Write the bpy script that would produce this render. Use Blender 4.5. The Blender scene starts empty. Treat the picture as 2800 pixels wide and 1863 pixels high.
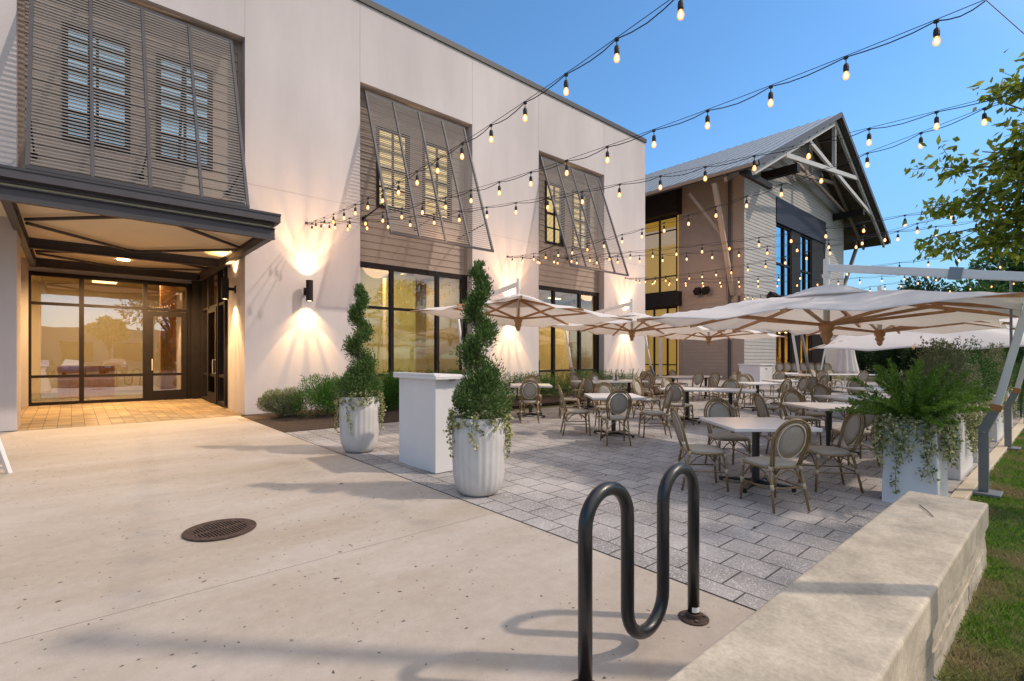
import bpy, math, random
import numpy as np
from mathutils import Vector, Matrix
R = math.radians
random.seed(7)
scene = bpy.context.scene
col = scene.collection

# ------------------------------------------------------------------ camera
CAM_H = 1.57
cam_d = bpy.data.cameras.new('camera')
cam = bpy.data.objects.new('camera', cam_d)
col.objects.link(cam)
cam.location = (0, 0, CAM_H)
cam.rotation_euler = (R(90), 0, -math.atan2(.661, .75))
cam_d.sensor_width = 36
cam_d.lens = 36 * 1367 / 2800
cam_d.shift_y = 45.5 / 2800
cam_d.clip_start = .05
cam_d.clip_end = 2000
scene.camera = cam

# ------------------------------------------------------------------ world, sun, exposure
SUN_EL, SUN_AZ = 44.0, 135.0            # azimuth clockwise from +Y
w = bpy.data.worlds.new('World'); scene.world = w; w.use_nodes = True
nt = w.node_tree; nt.nodes.clear()
N = nt.nodes.new; Lk = nt.links.new
out = N('ShaderNodeOutputWorld'); bg = N('ShaderNodeBackground')
sky = N('ShaderNodeTexSky'); sky.sky_type = 'NISHITA'; sky.sun_disc = False
sky.sun_elevation = R(SUN_EL); sky.sun_rotation = R(SUN_AZ)
sky.air_density = 1.0; sky.dust_density = .25; sky.ozone_density = 1.6
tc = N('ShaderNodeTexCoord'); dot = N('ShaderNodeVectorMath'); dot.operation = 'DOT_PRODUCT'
dot.inputs[1].default_value = (.15, -.55, .82)       # bright sky zone added overhead and behind the camera, as unseen fill light
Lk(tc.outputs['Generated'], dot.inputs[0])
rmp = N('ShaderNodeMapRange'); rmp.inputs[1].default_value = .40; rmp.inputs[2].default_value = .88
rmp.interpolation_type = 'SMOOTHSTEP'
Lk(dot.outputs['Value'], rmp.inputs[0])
sep = N('ShaderNodeSeparateXYZ'); Lk(tc.outputs['Generated'], sep.inputs[0])
low = N('ShaderNodeMapRange'); low.inputs[1].default_value = -.02; low.inputs[2].default_value = .34; Lk(sep.outputs[2], low.inputs[0])
tint = N('ShaderNodeMix'); tint.data_type = 'RGBA'
tint.inputs[6].default_value = (.70, .92, 1.03, 1); tint.inputs[7].default_value = (1.32, 1.98, 2.36, 1)
Lk(low.outputs[0], tint.inputs[0])
mul = N('ShaderNodeMix'); mul.data_type = 'RGBA'; mul.blend_type = 'MULTIPLY'; mul.inputs[0].default_value = 1
Lk(sky.outputs[0], mul.inputs[6]); Lk(tint.outputs[2], mul.inputs[7])
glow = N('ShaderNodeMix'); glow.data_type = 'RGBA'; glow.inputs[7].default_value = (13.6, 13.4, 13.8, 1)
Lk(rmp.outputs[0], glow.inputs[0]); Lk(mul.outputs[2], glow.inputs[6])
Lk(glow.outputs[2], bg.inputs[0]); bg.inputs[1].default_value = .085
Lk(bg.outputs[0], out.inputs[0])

sun_d = bpy.data.lights.new('sun', 'SUN'); sun_d.energy = 2.6; sun_d.angle = R(1.6); sun_d.color = (1, .85, .70)
sun = bpy.data.objects.new('sun', sun_d); col.objects.link(sun)
to_sun = Vector((math.sin(R(SUN_AZ)) * math.cos(R(SUN_EL)), math.cos(R(SUN_AZ)) * math.cos(R(SUN_EL)), math.sin(R(SUN_EL))))
sun.rotation_euler = to_sun.to_track_quat('Z', 'Y').to_euler()
sun.location = (10, -10, 20)

vs = scene.view_settings
vs.view_transform = 'Standard'; vs.look = 'None'; vs.exposure = 0.12; vs.gamma = 1; vs.use_curve_mapping = False
cy = scene.cycles
cy.use_denoising = True
cy.max_bounces = 8; cy.diffuse_bounces = 4; cy.glossy_bounces = 4; cy.transparent_max_bounces = 12
cy.transmission_bounces = 4; cy.sample_clamp_indirect = 4; cy.caustics_reflective = False; cy.caustics_refractive = False

def gz(y):                                # the ground falls two per cent away from the buildings
    return .02 * max(-8.0, min(22.0, y))

# ------------------------------------------------------------------ materials
MATS = {}
def mat(name, color, rough=.6, metal=0.0, spec=.5, var=0.0, vscale=4.0, bump=0.0, bscale=40.0, coat=0.0, emit=None, estr=0.0, stretch=None, detail=5.0, dark=None):
    m = bpy.data.materials.new(name); m.use_nodes = True; MATS[name] = m
    t = m.node_tree; b = t.nodes['Principled BSDF']
    b.inputs['Base Color'].default_value = (*color, 1); b.inputs['Roughness'].default_value = rough
    b.inputs['Metallic'].default_value = metal; b.inputs['Specular IOR Level'].default_value = spec
    b.inputs['Coat Weight'].default_value = coat
    if emit: b.inputs['Emission Color'].default_value = (*emit, 1); b.inputs['Emission Strength'].default_value = estr
    if var or bump:
        tcn = t.nodes.new('ShaderNodeTexCoord'); mp = t.nodes.new('ShaderNodeMapping')
        t.links.new(tcn.outputs['Object'], mp.inputs[0])
        if stretch: mp.inputs['Scale'].default_value = stretch
    if var:
        nz = t.nodes.new('ShaderNodeTexNoise'); nz.inputs['Scale'].default_value = vscale; nz.inputs['Detail'].default_value = detail
        t.links.new(mp.outputs[0], nz.inputs['Vector'])
        mx = t.nodes.new('ShaderNodeMix'); mx.data_type = 'RGBA'
        mr = t.nodes.new('ShaderNodeMapRange'); mr.inputs[1].default_value = .3; mr.inputs[2].default_value = .7
        t.links.new(nz.outputs[0], mr.inputs[0]); t.links.new(mr.outputs[0], mx.inputs[0])
        lo = dark if dark else tuple(c * (1 - var) for c in color); hi = tuple(min(1, c * (1 + var * .6)) for c in color)
        mx.inputs[6].default_value = (*lo, 1); mx.inputs[7].default_value = (*hi, 1)
        t.links.new(mx.outputs[2], b.inputs['Base Color'])
    if bump:
        n2 = t.nodes.new('ShaderNodeTexNoise'); n2.inputs['Scale'].default_value = bscale; n2.inputs['Detail'].default_value = 4
        t.links.new(mp.outputs[0], n2.inputs['Vector'])
        bp = t.nodes.new('ShaderNodeBump'); bp.inputs['Strength'].default_value = bump; bp.inputs['Distance'].default_value = .02
        t.links.new(n2.outputs[0], bp.inputs['Height']); t.links.new(bp.outputs[0], b.inputs['Normal'])
    return m
def leafmat(name, c0, c1, trans=.25, rough=.55):
    m = bpy.data.materials.new(name); m.use_nodes = True; MATS[name] = m
    t = m.node_tree; b = t.nodes['Principled BSDF']; o = t.nodes['Material Output']
    g = t.nodes.new('ShaderNodeNewGeometry'); mx = t.nodes.new('ShaderNodeMix'); mx.data_type = 'RGBA'
    mx.inputs[6].default_value = (*c0, 1); mx.inputs[7].default_value = (*c1, 1)
    t.links.new(g.outputs['Random Per Island'], mx.inputs[0]); t.links.new(mx.outputs[2], b.inputs['Base Color'])
    b.inputs['Roughness'].default_value = rough; b.inputs['Specular IOR Level'].default_value = .3
    tr = t.nodes.new('ShaderNodeBsdfTranslucent'); ms = t.nodes.new('ShaderNodeMixShader'); ms.inputs[0].default_value = trans
    t.links.new(mx.outputs[2], tr.inputs[0]); t.links.new(b.outputs[0], ms.inputs[1]); t.links.new(tr.outputs[0], ms.inputs[2])
    t.links.new(ms.outputs[0], o.inputs[0])
    return m

M = {}
M['stucco'] = mat('white_stucco', (.545, .50, .50), .85, spec=.2, var=.10, vscale=.45, bump=.12, bscale=90, stretch=(1, 1, .45))
M['stucco_joint'] = mat('stucco_joint', (.42, .38, .36), .9)
M['base_metal'] = mat('base_flashing', (.10, .085, .075), .5)
M['siding'] = mat('taupe_siding', (.31, .25, .21), .65, spec=.3, var=.06, vscale=2.0, bump=.05, bscale=60)
M['siding_grey'] = mat('grey_siding', (.38, .365, .355), .65, spec=.3, var=.06, vscale=2.0, bump=.05, bscale=60)
M['siding_tan'] = mat('tan_panel', (.31, .25, .21), .7, spec=.3, var=.05, vscale=1.5)
M['bronze'] = mat('dark_bronze_metal', (.021, .017, .017), .6, spec=.12, var=.15, vscale=6)
M['seam'] = mat('dark_roof_seam', (.13, .15, .17), .5)
M['header'] = mat('dark_violet_header', (.017, .015, .032), .5, spec=.2)
M['steel'] = mat('grey_steel', (.062, .058, .066), .5, spec=.3, var=.1, vscale=5)
M['coping'] = mat('coping_metal', (.045, .045, .05), .5, spec=.3)
M['louver'] = mat('shutter_metal', (.33, .30, .285), .55, spec=.3)
M['soffit'] = mat('soffit_metal', (.78, .66, .48), .55, metal=.1)
M['truss'] = mat('white_truss_paint', (.46, .45, .44), .6, var=.12, vscale=9)
M['roof'] = mat('standing_seam_roof', (.33, .37, .41), .5, metal=.2)
M['soffit_wood'] = mat('stained_soffit', (.075, .06, .052), .6, var=.2, vscale=3, stretch=(.3, 3, 3))
M['black'] = mat('black_powder_coat', (.012, .012, .014), .38, coat=.3)
M['rack'] = mat('black_gloss_pipe', (.010, .010, .012), .36, coat=.25, var=.3, vscale=14, bump=.03, bscale=25)
M['wood'] = mat('teak', (.50, .25, .10), .45, var=.25, vscale=6, stretch=(1, 1, 1), coat=.15)
M['fabric'] = mat('canopy_canvas', (.88, .85, .84), .9, spec=.1)
_t = M['fabric'].node_tree; _tr = _t.nodes.new('ShaderNodeBsdfTranslucent'); _tr.inputs[0].default_value = (.90, .85, .80, 1); _ms = _t.nodes.new('ShaderNodeMixShader'); _ms.inputs[0].default_value = .5
_t.links.new(_t.nodes['Principled BSDF'].outputs[0], _ms.inputs[1]); _t.links.new(_tr.outputs[0], _ms.inputs[2]); _t.links.new(_ms.outputs[0], _t.nodes['Material Output'].inputs[0])
M['mast'] = mat('mast_aluminium', (.72, .69, .65), .42, metal=.1, var=.05, vscale=3)
M['mast_grey'] = mat('grey_bracket', (.24, .245, .26), .42, metal=.5, var=.1, vscale=8)
M['rattan'] = mat('bamboo_tube', (.235, .15, .06), .42, coat=.25, var=.28, vscale=22, stretch=(1, 1, .4))
M['wrap'] = mat('pale_binding', (.50, .40, .25), .6, bump=.3, bscale=160)
M['sling'] = mat('woven_sling', (.36, .315, .26), .75, var=.08, vscale=60, bump=.25, bscale=220)
M['piping'] = mat('cream_piping', (.66, .60, .49), .6)
M['tabletop'] = mat('white_laminate', (.74, .70, .67), .3, var=.03, vscale=2)
M['whitebox'] = mat('white_painted_panel', (.72, .70, .70), .4, var=.03, vscale=2)
M['pot'] = mat('fluted_fiberstone', (.56, .54, .52), .6, var=.08, vscale=5, bump=.06, bscale=50)
M['soil'] = mat('mulch', (.055, .034, .022), .95, var=.5, vscale=30, bump=1.0, bscale=55)
M['bark'] = mat('bark', (.12, .085, .06), .9, var=.3, vscale=12, bump=.6, bscale=40)
M['stem'] = mat('vine_stem', (.12, .10, .05), .8)
M['yellow_int'] = mat('ochre_interior_wall', (.52, .37, .16), .7)
M['cream_int'] = mat('cream_interior_wall', (.62, .52, .34), .7)
M['int_floor'] = mat('interior_floor', (.32, .26, .18), .35)
M['int_wood'] = mat('interior_walnut', (.42, .19, .06), .4, var=.2, vscale=4, stretch=(4, 4, .4))
M['lamp_warm'] = mat('warm_lamp_panel', (1, .8, .5), .5, emit=(1, .74, .40), estr=6)
M['shade_lit'] = mat('lit_window_shade', (.45, .32, .12), .8, emit=(.55, .29, .045), estr=.62)
M['shade_pale'] = mat('pale_roller_shade', (.62, .55, .38), .8, emit=(.85, .62, .26), estr=1.5)
M['sheer'] = mat('sheer_roller_shade', (.62, .60, .44), .8)
_t = M['sheer'].node_tree; _tr = _t.nodes.new('ShaderNodeBsdfTranslucent'); _tr.inputs[0].default_value = (.80, .76, .50, 1); _ms = _t.nodes.new('ShaderNodeMixShader'); _ms.inputs[0].default_value = .65
_t.links.new(_t.nodes['Principled BSDF'].outputs[0], _ms.inputs[1]); _t.links.new(_tr.outputs[0], _ms.inputs[2]); _t.links.new(_ms.outputs[0], _t.nodes['Material Output'].inputs[0])
M['downlight'] = mat('downlight_lens', (1, .8, .5), .5, emit=(1, .78, .45), estr=9)
M['bulb'] = mat('lit_filament', (1, .8, .5), .3, emit=(1, .80, .50), estr=7)
M['sconce_lens'] = mat('sconce_lens', (1, .9, .7), .3, emit=(1, .80, .50), estr=8)
M['cable'] = mat('black_cable', (.012, .012, .012), .6)
M['white_plastic'] = mat('white_plastic', (.75, .75, .75), .35)
M['dark_glass'] = mat('dark_lens', (.01, .01, .01), .1)
M['rust'] = mat('rusty_cast_iron', (.075, .045, .035), .75, metal=.3, var=.45, vscale=25, bump=.3, bscale=90)
M['rubber'] = mat('sealant_joint', (.02, .018, .018), .8)
M['kerb'] = mat('pale_concrete_border', (.52, .44, .33), .8, var=.12, vscale=5, bump=.1)
M['sticker'] = mat('white_sticker', (.8, .8, .8), .4)
M['car_blue'] = mat('blue_car_paint', (.02, .06, .25), .25, coat=1)
M['car_red'] = mat('maroon_car_paint', (.16, .02, .02), .25, coat=1)
M['car_silver'] = mat('silver_car_paint', (.45, .46, .48), .3, metal=.6, coat=1)
M['tyre'] = mat('tyre_rubber', (.02, .02, .02), .8)
M['asphalt'] = mat('asphalt', (.06, .06, .062), .9, var=.2, vscale=3, bump=.3, bscale=120)
M['brick_far'] = mat('far_render_wall', (.36, .28, .24), .8, var=.06, vscale=1)
M['green_chair'] = mat('green_office_fabric', (.05, .12, .08), .8)
M['juniper'] = leafmat('juniper_needles', (.035, .085, .02), (.17, .26, .07), .25)
M['fern'] = leafmat('foxtail_fern_leaflets', (.065, .155, .02), (.27, .42, .07), .4)
M['ivy'] = leafmat('variegated_ivy_leaves', (.09, .14, .035), (.64, .60, .32), .2)
M['shrub'] = leafmat('shrub_leaves', (.03, .09, .02), (.10, .22, .045), .2)
M['bed_green'] = leafmat('feathery_shrub_leaves', (.025, .09, .012), (.11, .25, .035), .2)
M['pale_shrub'] = leafmat('silvery_shrub_leaves', (.12, .16, .07), (.38, .38, .22), .2)
M['treeleaf'] = leafmat('broad_tree_leaves', (.07, .13, .014), (.36, .40, .05), .5)
M['dark_leaf'] = leafmat('distant_tree_leaves', (.016, .045, .016), (.06, .12, .035), .2)
M['grass'] = leafmat('grass_blades', (.07, .17, .02), (.22, .36, .05), .3, .8)

def grass_patches():
    m = M['grass']; t = m.node_tree; mx = [n for n in t.nodes if n.type == 'MIX'][0]
    g = t.nodes.new('ShaderNodeTexCoord'); nz = t.nodes.new('ShaderNodeTexNoise'); nz.inputs['Scale'].default_value = 1.5; nz.inputs['Detail'].default_value = 4
    mr = t.nodes.new('ShaderNodeMapRange'); mr.inputs[1].default_value = .46; mr.inputs[2].default_value = .62
    m2 = t.nodes.new('ShaderNodeMix'); m2.data_type = 'RGBA'; m2.inputs[7].default_value = (.36, .29, .15, 1)
    t.links.new(g.outputs['Object'], nz.inputs['Vector']); t.links.new(nz.outputs[0], mr.inputs[0]); t.links.new(mr.outputs[0], m2.inputs[0])
    b = t.nodes['Principled BSDF']; t.links.new(mx.outputs[2], m2.inputs[6]); t.links.new(m2.outputs[2], b.inputs['Base Color'])
    for n in t.nodes:
        if n.type == 'BSDF_TRANSLUCENT': t.links.new(m2.outputs[2], n.inputs[0])
grass_patches()
def emit_glass(name, ior=1.55, tint=(.93, .96, .95), extra=.06, refl=(.85, .92, 1)):
    m = bpy.data.materials.new(name); m.use_nodes = True; t = m.node_tree; t.nodes.clear()
    o = t.nodes.new('ShaderNodeOutputMaterial'); tr = t.nodes.new('ShaderNodeBsdfTransparent'); tr.inputs[0].default_value = (*tint, 1)
    gl = t.nodes.new('ShaderNodeBsdfGlossy'); gl.inputs['Roughness'].default_value = .004; gl.inputs['Color'].default_value = (*refl, 1)
    fr = t.nodes.new('ShaderNodeFresnel'); fr.inputs[0].default_value = ior
    ad = t.nodes.new('ShaderNodeMath'); ad.operation = 'ADD'; ad.use_clamp = True; ad.inputs[1].default_value = extra
    nz = t.nodes.new('ShaderNodeTexNoise'); nz.inputs['Scale'].default_value = .9; bp = t.nodes.new('ShaderNodeBump'); bp.inputs['Strength'].default_value = .05; bp.inputs['Distance'].default_value = .03
    tcn = t.nodes.new('ShaderNodeTexCoord'); t.links.new(tcn.outputs['Object'], nz.inputs['Vector']); t.links.new(nz.outputs[0], bp.inputs['Height']); t.links.new(bp.outputs[0], gl.inputs['Normal'])
    ms = t.nodes.new('ShaderNodeMixShader')
    ge = t.nodes.new('ShaderNodeNewGeometry'); iv = t.nodes.new('ShaderNodeMath'); iv.operation = 'SUBTRACT'; iv.inputs[0].default_value = 1; mu = t.nodes.new('ShaderNodeMath'); mu.operation = 'MULTIPLY'
    t.links.new(ge.outputs['Backfacing'], iv.inputs[1]); t.links.new(ad.outputs[0], mu.inputs[0]); t.links.new(iv.outputs[0], mu.inputs[1])
    t.links.new(fr.outputs[0], ad.inputs[0]); t.links.new(mu.outputs[0], ms.inputs[0]); t.links.new(tr.outputs[0], ms.inputs[1]); t.links.new(gl.outputs[0], ms.inputs[2]); t.links.new(ms.outputs[0], o.inputs[0])
    return m
M['glass'] = emit_glass('window_glass', 1.6, (.88, .90, .82), .09)
M['glass_up'] = emit_glass('upper_window_glass', 1.5, (.9, .9, .86), .04)
M['glass_entry'] = emit_glass('entrance_glass', 1.7, (.78, .76, .70), .32, (.95, .95, 1))
def halo_mat():
    m = bpy.data.materials.new('glowing_bulb_glass'); m.use_nodes = True; t = m.node_tree; t.nodes.clear()
    o = t.nodes.new('ShaderNodeOutputMaterial'); a = t.nodes.new('ShaderNodeBsdfTransparent'); e = t.nodes.new('ShaderNodeEmission'); e.inputs[0].default_value = (1, .36, .06, 1); e.inputs[1].default_value = 1.9
    x = t.nodes.new('ShaderNodeMixShader'); x.inputs[0].default_value = .78; t.links.new(a.outputs[0], x.inputs[1]); t.links.new(e.outputs[0], x.inputs[2]); t.links.new(x.outputs[0], o.inputs[0]); return m
M['halo'] = halo_mat()
M['glass_blue'] = emit_glass('coated_window_glass', 2.2, (.35, .42, .45), .34, (.50, .80, 1.0))

def streaks(m, amt=.10):
    t = m.node_tree; b = t.nodes['Principled BSDF']; src = b.inputs['Base Color'].links[0].from_socket
    g = t.nodes.new('ShaderNodeTexCoord'); mp = t.nodes.new('ShaderNodeMapping'); mp.inputs['Scale'].default_value = (.9, .9, .16); nz = t.nodes.new('ShaderNodeTexNoise'); nz.inputs['Scale'].default_value = 1; nz.inputs['Detail'].default_value = 8; nz.inputs['Roughness'].default_value = .65
    mr = t.nodes.new('ShaderNodeMapRange'); mr.inputs[1].default_value = .32; mr.inputs[2].default_value = .68; mr.inputs[3].default_value = 1 - amt; mr.inputs[4].default_value = 1 + amt * .4
    mx = t.nodes.new('ShaderNodeMix'); mx.data_type = 'RGBA'; mx.blend_type = 'MULTIPLY'; mx.inputs[0].default_value = 1
    L = t.links.new; L(g.outputs['Object'], mp.inputs[0]); L(mp.outputs[0], nz.inputs['Vector']); L(nz.outputs[0], mr.inputs[0]); L(src, mx.inputs[6]); L(mr.outputs[0], mx.inputs[7]); L(mx.outputs[2], b.inputs['Base Color'])
streaks(M['stucco'], .09); streaks(M['whitebox'], .05); streaks(M['pot'], .08)
# ground materials -------------------------------------------------
def concrete_mat():
    m = bpy.data.materials.new('acid_washed_concrete'); m.use_nodes = True; t = m.node_tree; b = t.nodes['Principled BSDF']
    n = t.nodes.new; L = t.links.new
    tcn = n('ShaderNodeTexCoord')
    big = n('ShaderNodeTexNoise'); big.inputs['Scale'].default_value = .55; big.inputs['Detail'].default_value = 6; big.inputs['Roughness'].default_value = .6
    mp = n('ShaderNodeMapping'); mp.inputs['Scale'].default_value = (.7, 1.9, 1); mp.inputs['Rotation'].default_value = (0, 0, .3); L(tcn.outputs['Object'], mp.inputs[0]); L(mp.outputs[0], big.inputs['Vector'])
    cr = n('ShaderNodeValToRGB'); e = cr.color_ramp.elements
    e[0].position = .30; e[0].color = (.37, .305, .235, 1); e[1].position = .68; e[1].color = (.49, .435, .385, 1)
    x = cr.color_ramp.elements.new(.5); x.color = (.425, .362, .305, 1)
    L(big.outputs[0], cr.inputs[0])
    fine = n('ShaderNodeTexNoise'); fine.inputs['Scale'].default_value = 160; fine.inputs['Detail'].default_value = 3; L(tcn.outputs['Object'], fine.inputs['Vector'])
    fm = n('ShaderNodeMapRange'); fm.inputs[3].default_value = .88; fm.inputs[4].default_value = 1.1; L(fine.outputs[0], fm.inputs[0])
    m1 = n('ShaderNodeMix'); m1.data_type = 'RGBA'; m1.blend_type = 'MULTIPLY'; m1.inputs[0].default_value = 1; L(cr.outputs[0], m1.inputs[6]); L(fm.outputs[0], m1.inputs[7])
    # pits: scattered exposed stones of varying size
    prev = m1.outputs[2]; pits = []
    for sc, thr, dens in ((8.0, .105, .38), (17.0, .15, .42), (4.2, .060, .35)):
        wv = n('ShaderNodeTexNoise'); wv.inputs['Scale'].default_value = 30; L(tcn.outputs['Object'], wv.inputs['Vector'])
        ws = n('ShaderNodeVectorMath'); ws.operation = 'SCALE'; ws.inputs['Scale'].default_value = .045; L(wv.outputs['Color'], ws.inputs[0])
        wa = n('ShaderNodeVectorMath'); L(tcn.outputs['Object'], wa.inputs[0]); L(ws.outputs[0], wa.inputs[1])
        v = n('ShaderNodeTexVoronoi'); v.inputs['Scale'].default_value = sc; L(wa.outputs[0], v.inputs['Vector'])
        sp = n('ShaderNodeSeparateColor'); L(v.outputs['Color'], sp.inputs[0])
        sz = n('ShaderNodeMapRange'); sz.inputs[3].default_value = .35; sz.inputs[4].default_value = 1.35; L(sp.outputs[1], sz.inputs[0])
        dv = n('ShaderNodeMath'); dv.operation = 'DIVIDE'; L(v.outputs['Distance'], dv.inputs[0]); L(sz.outputs[0], dv.inputs[1])
        d = n('ShaderNodeMapRange'); d.inputs[1].default_value = thr; d.inputs[2].default_value = thr * .6; L(dv.outputs[0], d.inputs[0])
        g = n('ShaderNodeMath'); g.operation = 'GREATER_THAN'; g.inputs[1].default_value = dens; L(sp.outputs[0], g.inputs[0])
        cl = n('ShaderNodeTexNoise'); cl.inputs['Scale'].default_value = .9; L(tcn.outputs['Object'], cl.inputs['Vector'])
        cg = n('ShaderNodeMapRange'); cg.inputs[1].default_value = .30; cg.inputs[2].default_value = .50; L(cl.outputs[0], cg.inputs[0])
        a = n('ShaderNodeMath'); a.operation = 'MULTIPLY'; L(d.outputs[0], a.inputs[0]); L(g.outputs[0], a.inputs[1])
        a2 = n('ShaderNodeMath'); a2.operation = 'MULTIPLY'; L(a.outputs[0], a2.inputs[0]); L(cg.outputs[0], a2.inputs[1])
        mm = n('ShaderNodeMix'); mm.data_type = 'RGBA'; mm.inputs[7].default_value = (.085, .075, .07, 1); L(a2.outputs[0], mm.inputs[0]); L(prev, mm.inputs[6]); prev = mm.outputs[2]; pits.append(a2.outputs[0])
    # saw-cut joint across the slab
    sx = n('ShaderNodeSeparateXYZ'); L(tcn.outputs['Object'], sx.inputs[0])
    for c in (3.71, 8.5, -1.2):
        s1 = n('ShaderNodeMath'); s1.operation = 'SUBTRACT'; s1.inputs[1].default_value = c; L(sx.outputs[1], s1.inputs[0])
        ab = n('ShaderNodeMath'); ab.operation = 'ABSOLUTE'; L(s1.outputs[0], ab.inputs[0])
        lt = n('ShaderNodeMath'); lt.operation = 'LESS_THAN'; lt.inputs[1].default_value = .004; L(ab.outputs[0], lt.inputs[0])
        mm = n('ShaderNodeMix'); mm.data_type = 'RGBA'; mm.inputs[7].default_value = (.17, .14, .11, 1)
        ml = n('ShaderNodeMath'); ml.operation = 'MULTIPLY'; ml.inputs[1].default_value = .8 if c == 3.71 else .3; L(lt.outputs[0], ml.inputs[0]); L(ml.outputs[0], mm.inputs[0]); L(prev, mm.inputs[6]); prev = mm.outputs[2]
    L(prev, b.inputs['Base Color']); b.inputs['Roughness'].default_value = .72; b.inputs['Specular IOR Level'].default_value = .35
    bp = n('ShaderNodeBump'); bp.inputs['Strength'].default_value = .25; bp.inputs['Distance'].default_value = .01
    sb = n('ShaderNodeMath'); sb.operation = 'SUBTRACT'; L(fine.outputs[0], sb.inputs[0]); L(pits[0], sb.inputs[1]); L(sb.outputs[0], bp.inputs['Height']); L(bp.outputs[0], b.inputs['Normal'])
    return m
M['concrete'] = concrete_mat()

def paver_mat(name, bw, rh, c1, c2, cm, speck, swap, off=.5, mort=.006):
    m = bpy.data.materials.new(name); m.use_nodes = True; t = m.node_tree; b = t.nodes['Principled BSDF']
    n = t.nodes.new; L = t.links.new
    tcn = n('ShaderNodeTexCoord'); sp = n('ShaderNodeSeparateXYZ'); cb = n('ShaderNodeCombineXYZ'); L(tcn.outputs['Object'], sp.inputs[0])
    if swap: L(sp.outputs[1], cb.inputs[0]); L(sp.outputs[0], cb.inputs[1])
    else: L(sp.outputs[0], cb.inputs[0]); L(sp.outputs[1], cb.inputs[1])
    br = n('ShaderNodeTexBrick'); br.offset = off; br.inputs['Scale'].default_value = 1; br.inputs['Brick Width'].default_value = bw; br.inputs['Row Height'].default_value = rh
    br.inputs['Mortar Size'].default_value = mort; br.inputs['Mortar Smooth'].default_value = .1; br.inputs['Bias'].default_value = 0
    br.inputs['Color1'].default_value = (*c1, 1); br.inputs['Color2'].default_value = (*c2, 1); br.inputs['Mortar'].default_value = (*cm, 1)
    L(cb.outputs[0], br.inputs['Vector'])
    nz = n('ShaderNodeTexNoise'); nz.inputs['Scale'].default_value = 1.3; nz.inputs['Detail'].default_value = 7; L(tcn.outputs['Object'], nz.inputs['Vector'])
    mr = n('ShaderNodeMapRange'); mr.inputs[1].default_value = .3; mr.inputs[2].default_value = .7; mr.inputs[3].default_value = .70; mr.inputs[4].default_value = 1.30; L(nz.outputs[0], mr.inputs[0])
    m1 = n('ShaderNodeMix'); m1.data_type = 'RGBA'; m1.blend_type = 'MULTIPLY'; m1.inputs[0].default_value = 1; L(br.outputs[0], m1.inputs[6]); L(mr.outputs[0], m1.inputs[7])
    prev = m1.outputs[2]
    if speck:
        for sc, th, de in ((60, .36, .45), (30, .27, .62), (95, .4, .5)):
            v = n('ShaderNodeTexVoronoi'); v.inputs['Scale'].default_value = sc; L(tcn.outputs['Object'], v.inputs['Vector'])
            d = n('ShaderNodeMapRange'); d.inputs[1].default_value = th; d.inputs[2].default_value = th * .6; L(v.outputs['Distance'], d.inputs[0])
            s2 = n('ShaderNodeSeparateColor'); L(v.outputs['Color'], s2.inputs[0])
            g = n('ShaderNodeMath'); g.operation = 'GREATER_THAN'; g.inputs[1].default_value = de; L(s2.outputs[0], g.inputs[0])
            a = n('ShaderNodeMath'); a.operation = 'MULTIPLY'; L(d.outputs[0], a.inputs[0]); L(g.outputs[0], a.inputs[1])
            inv = n('ShaderNodeMath'); inv.operation = 'SUBTRACT'; inv.inputs[0].default_value = 1; L(br.outputs['Fac'], inv.inputs[1])
            a2 = n('ShaderNodeMath'); a2.operation = 'MULTIPLY'; L(a.outputs[0], a2.inputs[0]); L(inv.outputs[0], a2.inputs[1])
            a3 = n('ShaderNodeMath'); a3.operation = 'MULTIPLY'; a3.inputs[1].default_value = .65; L(a2.outputs[0], a3.inputs[0])
            mm = n('ShaderNodeMix'); mm.data_type = 'RGBA'; mm.inputs[7].default_value = (.68, .65, .63, 1); L(a3.outputs[0], mm.inputs[0]); L(prev, mm.inputs[6]); prev = mm.outputs[2]
    L(prev, b.inputs['Base Color']); b.inputs['Roughness'].default_value = .7; b.inputs['Specular IOR Level'].default_value = .35
    bp = n('ShaderNodeBump'); bp.invert = True; bp.inputs['Strength'].default_value = .8; bp.inputs['Distance'].default_value = .006
    L(br.outputs['Fac'], bp.inputs['Height']); L(bp.outputs[0], b.inputs['Normal'])
    return m
M['paver'] = paver_mat('grey_plaza_pavers', .32, .30, (.35, .325, .312), (.265, .243, .236), (.07, .062, .058), True, True)
M['brick_paver'] = paver_mat('tan_entry_pavers', .20, .20, (.33, .24, .145), (.20, .15, .10), (.08, .06, .042), False, False, .0, .005)

def bench_mat():
    m = mat('cast_stone', (.50, .43, .335), .8, spec=.25, var=.32, vscale=2.6, bump=.12, bscale=60, detail=9)
    return m
M['bench'] = bench_mat()
def grain(m, sc=90, lo=.86, hi=1.1):
    t = m.node_tree; b = t.nodes['Principled BSDF']; src = b.inputs['Base Color'].links[0].from_socket; L = t.links.new
    g = t.nodes.new('ShaderNodeTexCoord'); nz = t.nodes.new('ShaderNodeTexNoise'); nz.inputs['Scale'].default_value = sc; nz.inputs['Detail'].default_value = 5; nz.inputs['Roughness'].default_value = .7
    mr = t.nodes.new('ShaderNodeMapRange'); mr.inputs[1].default_value = .3; mr.inputs[2].default_value = .7; mr.inputs[3].default_value = lo; mr.inputs[4].default_value = hi
    mx = t.nodes.new('ShaderNodeMix'); mx.data_type = 'RGBA'; mx.blend_type = 'MULTIPLY'; mx.inputs[0].default_value = 1
    L(g.outputs['Object'], nz.inputs['Vector']); L(nz.outputs[0], mr.inputs[0]); L(src, mx.inputs[6]); L(mr.outputs[0], mx.inputs[7]); L(mx.outputs[2], b.inputs['Base Color'])
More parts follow.
